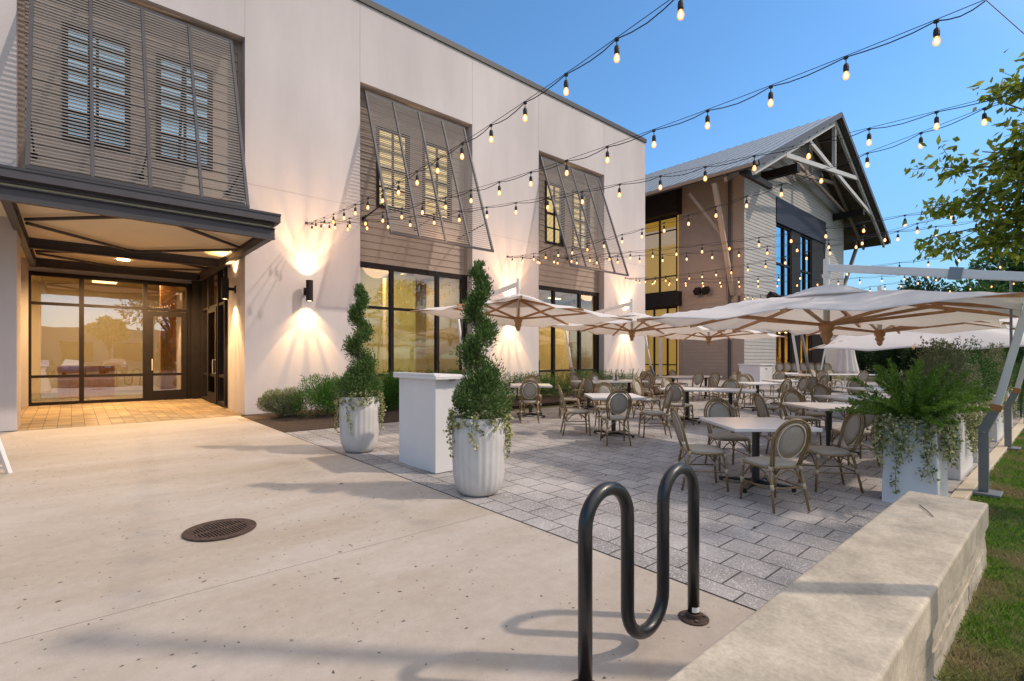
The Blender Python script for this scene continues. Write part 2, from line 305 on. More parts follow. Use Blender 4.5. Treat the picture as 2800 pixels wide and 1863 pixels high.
grain(M['bench'], 45, .82, 1.12); grain(M['bench'], 9, .86, 1.08); grain(M['concrete'], 12, .92, 1.06)
def lawn_mat():
    m = mat('lawn_soil', (.13, .14, .045), .95, var=.5, vscale=1.6, bump=1, bscale=70, dark=(.10, .085, .05))
    return m
M['lawn'] = lawn_mat()

# ------------------------------------------------------------------ mesh helpers
class MB:
    def __init__(s): s.v = []; s.f = []; s.mi = []; s.cur = 0; s.xf = None
    def add(s, vs_, fs):
        k = len(s.v)
        if s.xf is not None: vs_ = [tuple(s.xf @ Vector(p)) for p in vs_]
        s.v += [tuple(p) for p in vs_]; s.f += [tuple(i + k for i in f) for f in fs]; s.mi += [s.cur] * len(fs)
    def box(s, x0, x1, y0, y1, z0, z1):
        s.add([(x0, y0, z0), (x1, y0, z0), (x1, y1, z0), (x0, y1, z0), (x0, y0, z1), (x1, y0, z1), (x1, y1, z1), (x0, y1, z1)],
              [(0, 3, 2, 1), (4, 5, 6, 7), (0, 1, 5, 4), (1, 2, 6, 5), (2, 3, 7, 6), (3, 0, 4, 7)])
    def hexa(s, p): s.add(p, [(0, 3, 2, 1), (4, 5, 6, 7), (0, 1, 5, 4), (1, 2, 6, 5), (2, 3, 7, 6), (3, 0, 4, 7)])
    def beam(s, a, b, wd, ht, up=(0, 0, 1)):
        a = Vector(a); b = Vector(b); d = (b - a).normalized(); u = Vector(up)
        sx = d.cross(u)
        if sx.length < 1e-4: sx = d.cross(Vector((1, 0, 0)))
        sx.normalize(); uy = sx.cross(d).normalized(); sx *= wd / 2; uy *= ht / 2
        s.hexa([a - sx - uy, a + sx - uy, a + sx + uy, a - sx + uy, b - sx - uy, b + sx - uy, b + sx + uy, b - sx + uy])
    def tube(s, pts, r, n=8, closed=False, cap=True):
        pts = [Vector(p) for p in pts]; m = len(pts); rr = r if isinstance(r, (list, tuple)) else [r] * m
        k = len(s.v); vs_ = []; up = None
        for i, p in enumerate(pts):
            if closed: t = pts[(i + 1) % m] - pts[i - 1]
            else: t = pts[min(i + 1, m - 1)] - pts[max(i - 1, 0)]
            t.normalize()
            if up is None:
                up = Vector((0, 0, 1)) if abs(t.z) < .9 else Vector((1, 0, 0))
            a = t.cross(up); a.normalize(); b = a.cross(t).normalized(); up = b
            for j in range(n):
                an = 2 * math.pi * j / n
                vs_.append(p + a * math.cos(an) * rr[i] + b * math.sin(an) * rr[i])
        fs = []
        for i in range(m if closed else m - 1):
            i2 = (i + 1) % m
            for j in range(n):
                fs.append((i * n + j, i * n + (j + 1) % n, i2 * n + (j + 1) % n, i2 * n + j))
        if cap and not closed: fs.append(tuple(range(n))[::-1]); fs.append(tuple(range((m - 1) * n, m * n)))
        s.add(vs_, fs)
    def lathe(s, prof, n=24, c=(0, 0, 0), cap=True):
        vs_ = []; fs = []
        for r, z in prof:
            for j in range(n): a = 2 * math.pi * j / n; vs_.append((c[0] + r * math.cos(a), c[1] + r * math.sin(a), c[2] + z))
        for i in range(len(prof) - 1):
            for j in range(n): fs.append((i * n + j, i * n + (j + 1) % n, (i + 1) * n + (j + 1) % n, (i + 1) * n + j))
        if cap: fs.append(tuple(range(n))[::-1]); fs.append(tuple(range((len(prof) - 1) * n, len(prof) * n)))
        s.add(vs_, fs)
    def build(s, name, m, parent=None, smooth=False, bevel=0, mats=None):
        me = bpy.data.meshes.new(name); me.from_pydata(s.v, [], s.f); me.validate(); me.update()
        for mm in (mats or [m]): me.materials.append(mm)
        if mats and len(me.polygons) == len(s.mi): me.polygons.foreach_set('material_index', s.mi)
        if smooth: me.shade_smooth()
        o = bpy.data.objects.new(name, me); col.objects.link(o)
        if parent is not None: o.parent = parent
        if bevel:
            b = o.modifiers.new('bevel', 'BEVEL'); b.width = bevel; b.segments = 2; b.limit_method = 'ANGLE'; b.angle_limit = R(40)
        return o
def tag(o, label, cat, group=None, kind=None):
    if label: o['label'] = label
    if cat: o['category'] = cat
    if group: o['group'] = group
    if kind: o['kind'] = kind
    return o
def empty(name, loc=(0, 0, 0), rz=0):
    o = bpy.data.objects.new(name, None); col.objects.link(o); o.location = loc; o.rotation_euler = (0, 0, rz); o.empty_display_size = .2
    return o
def dup(root, loc=None, rz=None):
    def cp(o, par):
        c = o.copy(); col.objects.link(c)
        c.parent = par
        for ch in list(o.children): cp(ch, c)
        return c
    r = cp(root, None)
    if loc is not None: r.location = loc
    if rz is not None: r.rotation_euler = (0, 0, rz)
    return r
def np_mesh(name, V, F, m, parent=None, smooth=False):
    """V (n,3) array, F (k,4) quads"""
    me = bpy.data.meshes.new(name); n = len(V); k = len(F); c = F.shape[1]
    me.vertices.add(n); me.vertices.foreach_set('co', V.astype(np.float32).ravel())
    me.loops.add(k * c); me.loops.foreach_set('vertex_index', F.astype(np.int32).ravel())
    me.polygons.add(k); me.polygons.foreach_set('loop_start', np.arange(k, dtype=np.int32) * c)
    me.update(); me.validate()
    me.materials.append(m)
    if smooth: me.shade_smooth()
    o = bpy.data.objects.new(name, me); col.objects.link(o)
    if parent is not None: o.parent = parent
    return o
def leaves(P, D, L, W, rng, fold=.25):
    """one folded pointed leaf of two quads at each point P, along direction D"""
    n = len(P); D = D / np.linalg.norm(D, axis=1, keepdims=True)
    up = rng.normal(size=(n, 3)); S = np.cross(D, up); S /= np.linalg.norm(S, axis=1, keepdims=True) + 1e-9
    U = np.cross(S, D)
    L = L * rng.uniform(.65, 1.3, (n, 1)); W = W * rng.uniform(.7, 1.25, (n, 1))
    a = P; b = P + D * L * .45 + S * W * .5 + U * W * fold; c = P + D * L; d = P + D * L * .45 - S * W * .5 + U * W * fold
    mid = P + D * L * .5
    V = np.stack([a, b, c, mid, d], 1).reshape(-1, 3)
    i = np.arange(n)[:, None] * 5
    F = np.concatenate([i + np.array([[0, 1, 2, 3]]), i + np.array([[0, 3, 2, 4]])], 0)
    return V, F
class Foliage:
    def __init__(s, seed=1): s.V = []; s.F = []; s.n = 0; s.rng = np.random.default_rng(seed)
    def put(s, P, D, L, W, fold=.25):
        V, F = leaves(P, D, L, W, s.rng, fold); s.V.append(V); s.F.append(F + s.n); s.n += len(V)
    def blob(s, c, r, n, L, W, shell=.45, up=.35, out_=.9, clump=0):
        rng = s.rng
        d = rng.normal(size=(n, 3)); d /= np.linalg.norm(d, axis=1, keepdims=True)
        rad = (shell + (1 - shell) * rng.random((n, 1)) ** .6)
        # lumps
        k = 9; ld = rng.normal(size=(k, 3)); ld /= np.linalg.norm(ld, axis=1, keepdims=True)
        b = np.max(d @ ld.T, axis=1, keepdims=True); rad = rad * (.68 + .36 * b ** 2)
        P = np.array(c) + d * rad * np.array(r)
        D = d * out_ + np.array([0, 0, up]) + rng.normal(size=(n, 3)) * .5
        s.put(P, D, L, W)
    def obj(s, name, m, parent=None): return np_mesh(name, np.concatenate(s.V), np.concatenate(s.F), m, parent)

# ------------------------------------------------------------------ the setting: ground sheets
def sheet(name, m, poly_x0, poly_x1, y0, y1, dz, ny=1, edge=None):
    """sheet following the ground; edge(y) -> left x"""
    ys = sorted(set([y0, y1] + [v for v in (-8, 22) if y0 < v < y1] + ([y0 + (y1 - y0) * i / ny for i in range(ny)] if ny > 1 else [])))
    mb = MB(); vs_ = []
    for y in ys:
        a = edge(y)[0] if edge else poly_x0; b = edge(y)[1] if edge else poly_x1
        vs_ += [(a, y, gz(y) + dz), (b, y, gz(y) + dz)]
    mb.add(vs_, [(2 * i, 2 * i + 1, 2 * i + 3, 2 * i + 2) for i in range(len(ys) - 1)])
    o = mb.build(name, m); tag(o, None, None, kind='structure'); return o
def ex(y): return 3.15 - .026 * y          # where the slab meets the pavers
sheet('lawn', M['lawn'], -600, 900, -600, 900, -.03)
sheet('concrete_slab', M['concrete'], 0, 0, .42, 12.47, .004, 6, edge=lambda y: (-14, ex(y)))
sheet('front_walk', M['concrete'], 0, 0, -6, .42, .004, 2, edge=lambda y: (-14, ex(y) - .1))
sheet('plaza_paving', M['paver'], 0, 0, .94, 9.55, .004, 6, edge=lambda y: (ex(y) + .012, 34))
sheet('plaza_paving', M['paver'], 11.5, 34, 9.55, 12.3, .004)
sheet('plaza_paving', M['paver'], 18.7, 28, 12.3, 22, .004)
sheet('entry_paving', M['brick_paver'], -4, 2.945, 12.47, 17.4, .006)
sheet('paving_joint', M['rubber'], 0, 0, .94, 9.55, .006, 6, edge=lambda y: (ex(y) - .003, ex(y) + .013))
mb = MB()
rng0 = np.random.default_rng(3)
def bedpoly():
    nx, ny = 60, 18; vs_ = []; fs = []
    for j in range(ny + 1):
        for i in range(nx + 1):
            y = 9.55 + (12.47 - 9.55) * j / ny; x0 = ex(y) + (0.0); x = x0 + (18.6 - x0) * i / nx
            lim = 9.55 if x < 5 else 9.55 + .5 * min(1, (x - 5) / 3)
            e = (j / ny); ek = min(1, i / 3, (nx - i) / 3); h = ek * (.05 * math.sin(math.pi * min(1, e)) ** .5 + (random.uniform(0, .025) if 0 < j < ny else 0)) if 0 < j < ny else 0
            vs_.append((x, max(y, lim), gz(y) + (.012 if ek > 0 else -.02) + h))
    for j in range(ny):
        for i in range(nx): a = j * (nx + 1) + i; fs.append((a, a + 1, a + nx + 2, a + nx + 1))
    mb.add(vs_, fs)
bedpoly(); tag(mb.build('planting_bed', M['soil']), None, None, kind='structure')
mb = MB(); mb.box(5.25, 40, .80, .94, -.05, .055); tag(mb.build('patio_kerb', M['kerb'], bevel=.01), None, None, kind='structure')
# parking road behind the camera
sheet('parking_road', M['asphalt'], -60, 60, -34, -20, -.01)

# ------------------------------------------------------------------ siding generator
def lap_siding(mb, P0, U, Nn, u0, u1, z0, z1, expo=.2, holes=(), lim=None, prou=.020):
    """lapped boards on plane through P0, horizontal dir U, outward normal Nn. holes: (ua,ub,za,zb). lim(z)->(ulo,uhi)"""
    P0 = Vector(P0); U = Vector(U); Nn = Vector(Nn)
    z = z0
    while z < z1 - 1e-6:
        zt = min(z + expo, z1); cuts = {z, zt}
        for h in holes:
            for c in (h[2], h[3]):
                if z < c < zt: cuts.add(c)
        cs = sorted(cuts)
        for a, b in zip(cs[:-1], cs[1:]):
            segs = [(u0, u1)]
            for h in holes:
                if h[2] < b - 1e-6 and h[3] > a + 1e-6:
                    ns = []
                    for s0, s1 in segs:
                        if h[1] <= s0 or h[0] >= s1: ns.append((s0, s1)); continue
                        if h[0] > s0: ns.append((s0, h[0]))
                        if h[1] < s1: ns.append((h[1], s1))
                    segs = ns
            oa = prou * (1 - (a - z) / expo); ob = prou * (1 - (b - z) / expo)
            for s0, s1 in segs:
                la0, la1, lb0, lb1 = s0, s1, s0, s1
                if lim:
                    l = lim(a); la0, la1 = max(s0, l[0]), min(s1, l[1]); l = lim(b); lb0, lb1 = max(s0, l[0]), min(s1, l[1])
                    if la1 - la0 < .01: continue
                    if lb1 < lb0: lb0 = lb1 = (lb0 + lb1) / 2
                def pt(u, o, zz): q = P0 + U * u + Nn * o; return (q.x, q.y, zz)
                mb.add([pt(la0, oa, a), pt(la1, oa, a), pt(lb1, ob, b), pt(lb0, ob, b)], [(0, 1, 2, 3)])
                if a == z: mb.add([pt(la0, -.002, a), pt(la1, -.002, a), pt(la1, oa, a), pt(la0, oa, a)], [(0, 1, 2, 3)])
        z = zt

def area(name, loc, size, energy, color=(1, .72, .40), rot=(0, 0, 0), sy=None):
    l = bpy.data.lights.new(name, 'AREA'); l.energy = energy; l.color = color; l.size = size
    if sy: l.shape = 'RECTANGLE'; l.size_y = sy
    o = bpy.data.objects.new(name, l); col.objects.link(o); o.location = loc; o.rotation_euler = rot; return o
# ================================================================== OFFICE BUILDING (white stucco)
YW = 12.47; YI = 12.77; TOP = 10.88; BT = 8.80; XE = 18.70
bays = [(-.73, 2.945), (5.68, 9.35), (12.23, 15.87)]
office = empty('office_building', (9, YW + 5, .25))
tag(office, 'two storey white stucco building with taupe bays, slanted louvre shutters and entrance canopy', 'building')
office_loc = Vector(office.location)
def PB(boxes, name, m, parent=None):
    for b_ in boxes: q = MB(); q.box(*b_); P(q, name, m, parent or office)
def P(mbx, name, m, parent=office, **k):
    """build at world coordinates under a parent standing anywhere"""
    o = mbx.build(name, m, parent, **k)
    off = Vector((0, 0, 0)); p = parent
    while p is not None: off += p.location; p = p.parent
    o.location = -off
    return o
# walls: piers and upper band, butted
mb = MB()
piers = [(-9, -.73, .27), (2.945, 5.68, .27), (9.35, 12.23, .27), (15.87, XE, .27)]
mb.box(-9, -.73, YW, YW + 1.0, .27, BT); mb.box(2.945, 5.68, YW, YW + .40, .27, BT); mb.box(9.35, 12.23, YW, YW + .40, .27, BT); mb.box(15.87, XE, YW, YW + .40, .27, BT)
mb.box(-9, XE, YW, YW + .40, BT, TOP)
mb.box(XE - .4, XE, YW + .40, 30, .27, TOP)
mb.box(2.945, 3.35, YW + .40, 14.15, .27, 4.15)               # stucco return beside the entrance
P(mb, 'wall', M['stucco'])
mb = MB(); mb.box(-9, XE - .4, YW + .4, 30, TOP - .9, TOP - .6); P(mb, 'flat_roof', M['coping'])
PB([(x - .006, x + .006, YW - .0025, YW + .01, BT + .003, TOP) for x in (2.945, 5.68, 9.35, 12.23, 15.87)], 'control_joint', M['stucco_joint'])
PB([(a, b, YW - .0025, YW + .01, 5.50, 5.512) for a, b in ((-9, -.73), (2.945, 5.68), (9.35, 12.23), (15.87, XE))], 'control_joint', M['stucco_joint'])
mb = MB(); mb.box(-9.05, XE + .05, YW - .05, YW + .45, TOP, TOP + .16); P(mb, 'coping', M['coping'])
PB([(a, b, YW - .012, YW + .02, .15, .27) for a, b in ((-9, -.73), (2.945, 5.68), (9.35, 12.23), (15.87, XE))] + [(2.93, 2.96, YW + .02, 14.15, .15, .27)], 'base_flashing', M['base_metal'])
# bay infill siding
WZ0, WZ1 = 5.70, 7.95
for bi, (a, b) in enumerate(bays):
    wins = [(a + .60, a + 1.63), (a + 2.06, a + 3.09)]
    zb = 4.12
    mb = MB(); holes = [(x0, x1, WZ0, WZ1) for x0, x1 in wins]
    lap_siding(mb, (0, YI, 0), (1, 0, 0), (0, -1, 0), a, b, zb, BT, .2, holes)
    P(mb, 'siding', M['siding'])
    PB([(a, a + .09, YI - .03, YI, zb, BT), (b - .09, b, YI - .03, YI, zb, BT)], 'corner_board', M['siding'])
    for (x0, x1) in wins:
        f = MB(); ft = .085; yf = YI - .035
        f.box(x0, x0 + ft, yf, YI + .08, WZ0, WZ1); f.box(x1 - ft, x1, yf, YI + .08, WZ0, WZ1)
        f.box(x0 + ft, x1 - ft, yf, YI + .08, WZ0, WZ0 + ft); f.box(x0 + ft, x1 - ft, yf, YI + .08, WZ1 - ft, WZ1)
        xm = (x0 + x1) / 2; f.box(xm - .022, xm + .022, yf + .02, YI + .05, WZ0 + ft, WZ1 - ft)
        for q in range(1, 4):
            zq = WZ0 + ft + (WZ1 - WZ0 - 2 * ft) * q / 4; hh = .035 if q == 2 else .016
            f.box(x0 + ft, xm - .022, yf + .024, YI + .05, zq - hh, zq + hh); f.box(xm + .022, x1 - ft, yf + .024, YI + .05, zq - hh, zq + hh)
        wf = P(f, 'window', M['bronze'])
        g = MB(); g.box(x0 + ft, x1 - ft, YI + .03, YI + .04, WZ0 + ft, WZ1 - ft); P(g, 'pane', M['glass_blue'] if bi == 0 else M['glass_up'], wf)
        g = MB(); n = 46
        for q in range(n):
            zq = WZ0 + ft + (WZ1 - WZ0 - 2 * ft) * (q + .5) / n
            g.hexa([(x0 + ft, YI + .10, zq - .014), (x1 - ft, YI + .10, zq - .014), (x1 - ft, YI + .125, zq + .010), (x0 + ft, YI + .125, zq + .010),
                    (x0 + ft, YI + .10, zq - .010), (x1 - ft, YI + .10, zq - .010), (x1 - ft, YI + .125, zq + .014), (x0 + ft, YI + .125, zq + .014)])
        if bi: P(g, 'blind', M['bronze'], wf)
        g = MB(); g.box(x0, x1, YI + .25, YI + .27, WZ0, WZ1); P(g, 'lit_shade' if bi else 'roller_shade', M['shade_pale'] if bi else M['black'], wf)
# upper rooms: dark box so that nothing shows through
# Bahama shutters
def shutter(a, b):
    x0, x1 = a + .20, b - .26
    T = Vector((0, 12.58, 8.64)); B = Vector((0, 11.15, 4.62)); d = (B - T); L_ = d.length; d.normalize()
    nrm = Vector((0, d.z, -d.y)) * 1                 # outward-ish
    fr = MB(); wv = .055
    for i in range(5):
        x = x0 + (x1 - x0) * i / 4; fr.beam((x, T.y, T.z), (x, B.y, B.z), wv if i in (0, 4) else .05, .06, up=(0, -1, .3))
    for t in (0, 1): p = T + d * L_ * t; fr.beam((x0 - .027, p.y, p.z), (x1 + .027, p.y, p.z), .06, .06)
    s = P(fr, 'shutter', M['steel'])
    n = 62
    for k in range(4):
        xa = x0 + (x1 - x0) * k / 4 + .028; xb = x0 + (x1 - x0) * (k + 1) / 4 - .028; lv = MB()
        for q in range(n):
            p = T + d * L_ * ((q + .6) / n)
            lv.beam((xa, p.y, p.z), (xb, p.y, p.z), .030, .021, up=(0, -.25, 1))
        P(lv, 'louver_panel', M['louver'], s)
    for x in (x0 + .02, (x0 + x1) / 2, x1 - .02):
        pz = 5.35; py = T.y + (B.y - T.y) * (T.z - pz) / (T.z - B.z)
        ar = MB(); ar.beam((x, YI - .03, pz - .05), (x, py + .03, pz + .12), .025, .025); ar.box(x - .04, x + .04, YI - .06, YI - .012, pz - .11, pz + .0)
        P(ar, 'stay_arm', M['bronze'], s)
for a, b in bays: shutter(a, b)
# ground floor storefronts of bays 2 and 3
def storefront(a, b, y, z0, zt, vx, rails, name='storefront', head=.10, gm='glass'):
    f = MB(); fw = .06
    xs = [a] + list(vx) + [b]
    f.box(a, b, y - .05, y + .09, zt - head, zt); f.box(a, b, y - .05, y + .09, z0, z0 + .09)
    for i, x in enumerate(xs):
        hw = .05
        f.box(max(a, x - hw) if i else a, min(b, x + hw) if i < len(xs) - 1 else b, y - .052, y + .088, z0 + .09, zt - head)
    for r_ in rails:
        for i in range(len(xs) - 1): f.box(xs[i] + .05, xs[i + 1] - .05, y - .04, y + .07, r_ - .035, r_ + .035)
    s = P(f, name, M['bronze'])
    zs = [z0 + .09] + [r for r in rails] + [zt - head]
    for i in range(len(xs) - 1):
        for j in range(len(zs) - 1):
            g = MB(); g.box(xs[i] + .05, xs[i + 1] - .05, y + .01, y + .018, zs[j] + (.035 if j else 0), zs[j + 1] - (.035 if j < len(zs) - 2 else 0)); P(g, 'pane', M[gm], s)
    return s
storefront(5.68, 9.33, YI, .30, 4.10, (6.74, 8.25, 9.17), (1.07, 2.93))
storefront(12.23, 15.85, YI, .30, 4.10, (13.28, 14.72, 15.70), (1.07, 2.93))
PB([(a, b, YI - .055, YI + .01, 4.10, 4.14) for a, b in bays[1:]], 'head_trim', M['bronze'])
# rooms behind the glass
rm = MB(); rm.box(5.05, 18.2, 17.5, 17.6, .3, 4.3)
for x in (9.5, 12.0): rm.box(x, x + .1, 13.0, 15.4, .3, 4.25)
rm.box(5.05, 5.15, 13.0, 17.49, .3, 4.3)
P(rm, 'interior_wall', M['cream_int'])
rm = MB(); rm.box(3.4, 18.2, 12.95, 17.6, .2, .29); P(rm, 'interior_floor', M['int_floor'])
rm = MB(); rm.box(3.35, 18.25, 12.9, 17.65, 4.3, 4.4); P(rm, 'interior_ceiling', M['cream_int'])
PB([(x - .35, x + .35, y, y + .14, 4.27, 4.295) for x in (4.6, 6.9, 8.6, 13.0, 14.8, 16.8) for y in (14.1, 16.0)], 'ceiling_light', M['lamp_warm'])
# shelves, desks and dividers seen through the glass
PB([(6.0, 8.2, 15.6, 16.0, .3, 1.15), (12.6, 14.9, 14.6, 15.2, .3, 1.05)], 'interior_desk', M['tabletop'])
PB([(16.6, 16.7, 15.0, 17.4, .3, 3.0), (7.8, 8.05, 13.8, 17.4, .3, 4.2)], 'interior_partition', M['cream_int'])
rm = MB(); rm.box(13.6, 14.0, 14.2, 14.3, .8, 1.45); P(rm, 'interior_chair', M['green_chair'])
PB([(5.72, 6.68, YI + .4, YI + .42, .5, 4.0), (6.8, 7.75, YI + .4, YI + .42, .5, 4.0)], 'sheer_shade', M['sheer'])
# ---- entrance recess
YB = 17.3
mb = MB(); mb.box(-4.2, -.80, YB - .05, YB + .05, .34, 4.0); mb.box(-4.3, -4.2, 13.47, YB, .3, 4.0); mb.box(-.80, 2.945, YB + .0, YB + .12, 3.72, 4.0)
P(mb, 'recess_wall', M['stucco'])
s = storefront(-.80, 2.66, YB, .34, 3.72, (.20, 1.55, 2.57), (1.08, 2.93), 'entrance_storefront', gm='glass_entry')
mb = MB(); mb.box(2.66, 2.945, YB - .15, YB + .12, .34, 4.0); P(mb, 'corner_post', M['bronze'])
# entrance door (leaf set proud of the frame)
def door_y(x0, x1, y, z0, z1, par, hx):
    f = MB(); st = .13; f.box(x0, x0 + st, y - .07, y - .0535, z0, z1); f.box(x1 - st, x1, y - .07, y - .0535, z0, z1)
    f.box(x0 + st, x1 - st, y - .07, y - .0535, z0, z0 + .26); f.box(x0 + st, x1 - st, y - .07, y - .0535, z1 - .13, z1)
    d_ = P(f, 'glass_door', M['bronze'])
    g = MB(); g.tube([(hx, y - .07, z0 + .85), (hx, y - .13, z0 + .85), (hx, y - .13, z0 + 1.15), (hx, y - .07, z0 + 1.15)], .013); P(g, 'handle', M['mast'], d_)
    return d_
door_y(1.60, 2.53, YB, .36, 2.86, office, 1.70)
# return storefront on the plane X = 2.945
def storefront_x(x, ya, yb, z0, zt, vy, rails, sgn=-1, name='storefront', gm='glass'):
    f = MB(); ys = [ya] + list(vy) + [yb]
    f.box(x - .07, x + .07, ya, yb, zt - .10, zt); f.box(x - .07, x + .07, ya, yb, z0, z0 + .09)
    for i, y in enumerate(ys): f.box(x - .072, x + .068, max(ya, y - .05), min(yb, y + .05), z0 + .09, zt - .10)
    for r_ in rails:
        for i in range(len(ys) - 1): f.box(x - .05, x + .05, ys[i] + .05, ys[i + 1] - .05, r_ - .035, r_ + .035)
    s = P(f, name, M['bronze'], PAR[0]); zs = [z0 + .09] + list(rails) + [zt - .1]
    for i in range(len(ys) - 1):
        for j in range(len(zs) - 1):
            g = MB(); g.box(x - .005, x + .005, ys[i] + .05, ys[i + 1] - .05, zs[j] + (.035 if j else 0), zs[j + 1] - (.035 if j < len(zs) - 2 else 0)); P(g, 'pane', M[gm], s)
    return s
PAR = [office]
storefront_x(2.945, 14.15, 17.13, .33, 3.96, (14.95, 16.15), (1.08, 2.95), name='entrance_storefront', gm='glass_entry')
f = MB(); x = 2.945; f.box(x - .095, x - .0735, 14.98, 15.10, .36, 2.9); f.box(x - .095, x - .0735, 16.0, 16.12, .36, 2.9); f.box(x - .095, x - .0735, 15.10, 16.0, .36, .62); f.box(x - .095, x - .0735, 15.10, 16.0, 2.78, 2.9)
d_ = P(f, 'glass_door', M['bronze']); g = MB(); g.tube([(x - .09, 15.06, 1.15), (x - .16, 15.06, 1.15), (x - .16, 15.06, 1.50), (x - .09, 15.06, 1.50)], .013); P(g, 'handle', M['mast'], d_)
# lobby behind
rm = MB(); rm.box(-2.5, 3.35, 22.0, 22.1, .3, 4.0); rm.box(-2.6, -2.5, YB + .1, 22.1, .3, 4.0); P(rm, 'lobby_wall', M['cream_int'])
rm = MB(); rm.box(2.1, 2.5, 19.0, 19.3, .35, 4.0); rm.box(3.4, 3.48, 13.0 + 4.62, 22, .3, 4.0); rm.box(5.6, 5.7, 17.7, 22, .3, 4.0); P(rm, 'lobby_panelling', M['int_wood'])
area('side_lobby_lamp', (4.0, 15.8, 4.0), 1.2, 70, color=(1, .60, .26))
rm = MB(); rm.box(4.90, 5.0, 13.0, 17.5, .3, 4.25); P(rm, 'side_lobby_wall', M['yellow_int'])
rm = MB(); rm.box(-2.6, 5.7, YB + .1, 22.1, .25, .345); P(rm, 'lobby_floor', M['int_floor'])
rm = MB(); rm.box(-2.6, 5.7, YB + .1, 22.1, 4.0, 4.1); P(rm, 'lobby_ceiling', M['cream_int'])
PB([(x - .3, x + .3, y - .3, y + .3, 3.96, 3.99) for x, y in ((-.2, 18.6), (1.6, 18.6), (.8, 20.6), (-1.4, 20.2))], 'lobby_light', M['lamp_warm'])
rm = MB(); rm.box(-.3, 1.0, 19.6, 20.1, .35, 1.3); P(rm, 'lobby_desk', M['int_wood'])
# ---- canopy
SZ = 4.05
mb = MB(); mb.box(-4.2, 2.9, 10.14, YB, SZ + .02, SZ + .06); cnp = P(mb, 'canopy', M['steel'])
mb = MB()                                           # corrugated deck underside: small ribs along X
y = 10.2
while y < YB: mb.hexa([(-4.1, y, SZ - .02), (2.85, y, SZ - .02), (2.85, y + .035, SZ - .02), (-4.1, y + .035, SZ - .02), (-4.1, y - .015, SZ + .018), (2.85, y - .015, SZ + .018), (2.85, y + .05, SZ + .018), (-4.1, y + .05, SZ + .018)]); y += .085
P(mb, 'corrugated_deck', M['soffit'], cnp)
mb = MB(); mb.box(-4.4, 2.98, 10.02, 10.14, SZ + .07, SZ + .22); mb.box(-4.4, 2.98, 10.14, YW - .06, SZ + .062, SZ + .19); P(mb, 'fascia', M['steel'], cnp)
mb = MB(); mb.box(-4.4, 2.985, 10.005, 10.019, SZ + .19, SZ + .23); P(mb, 'drip_edge', M['coping'], cnp)
def ibeam(mb_, a, b, h=.19, wd=.11):
    a = Vector(a); b = Vector(b); z = Vector((0, 0, 1))
    mb_.beam(a, b, .018, h); mb_.beam(a - z * (h / 2), b - z * (h / 2), wd, .018); mb_.beam(a + z * (h / 2 + .003), b + z * (h / 2 + .003), wd, .018)
for (a, b) in (((-4.2, 10.19, SZ - .13), (2.92, 10.19, SZ - .13)), ((-.66, 14.3, SZ - .13), (2.78, 14.3, SZ - .13)), ((-.66, 17.1, SZ - .13), (2.78, 17.1, SZ - .13)), ((-.71, 10.25, SZ - .13), (-.71, 17.2, SZ - .13)), ((2.84, 10.25, SZ - .13), (2.84, 17.2, SZ - .13))):
    mb = MB(); ibeam(mb, a, b); P(mb, 'beam', M['steel'], cnp)
for ya, yb in ((10.35, 14.15), (14.45, 16.95)):
    xm = 1.05; ym = (ya + yb) / 2
    for (p, q) in (((-.6, ym - .15, 0), (xm, ya, 0)), ((-.6, ym + .15, 0), (xm, yb, 0)), ((xm, yb, 0), (2.74, ym + .15, 0)), ((xm, ya, 0), (2.74, ym - .15, 0))):
        mb = MB(); mb.beam((p[0], p[1], SZ - .09), (q[0], q[1], SZ - .09), .05, .05); P(mb, 'brace', M['steel'], cnp)
mb = MB(); mb.lathe([(.13, 0), (.13, .02), (.10, .022)], 24, (.98, 15.87, SZ - .045)); P(mb, 'downlight', M['downlight'], cnp)
mb = MB(); mb.box(1.2, 2.9, YW - .2, YW + .38, SZ + .02, BT - 4.6 + 0.0)
# interior lights as real lamps
area('room_lamp', (7.2, 15, 4.2), 3.0, 150, sy=2); area('room_lamp', (15.2, 15, 4.2), 3.0, 170, sy=2)
area('lobby_lamp', (.6, 19.5, 3.9), 3.0, 260, color=(1, .72, .42), sy=2)
def spot(name, loc, dirv, energy, angle, blend=.35, color=(1, .62, .27), r=.03):
    l = bpy.data.lights.new(name, 'SPOT'); l.energy = energy; l.color = color; l.spot_size = R(angle); l.spot_blend = blend; l.shadow_soft_size = r
    o = bpy.data.objects.new(name, l); col.objects.link(o); o.location = loc; o.rotation_euler = (-Vector(dirv)).to_track_quat('Z', 'Y').to_euler(); return o
spot('canopy_downlight_lamp', (.98, 15.87, SZ - .06), (0, 0, -1), 2000, 160, .6, r=.08)

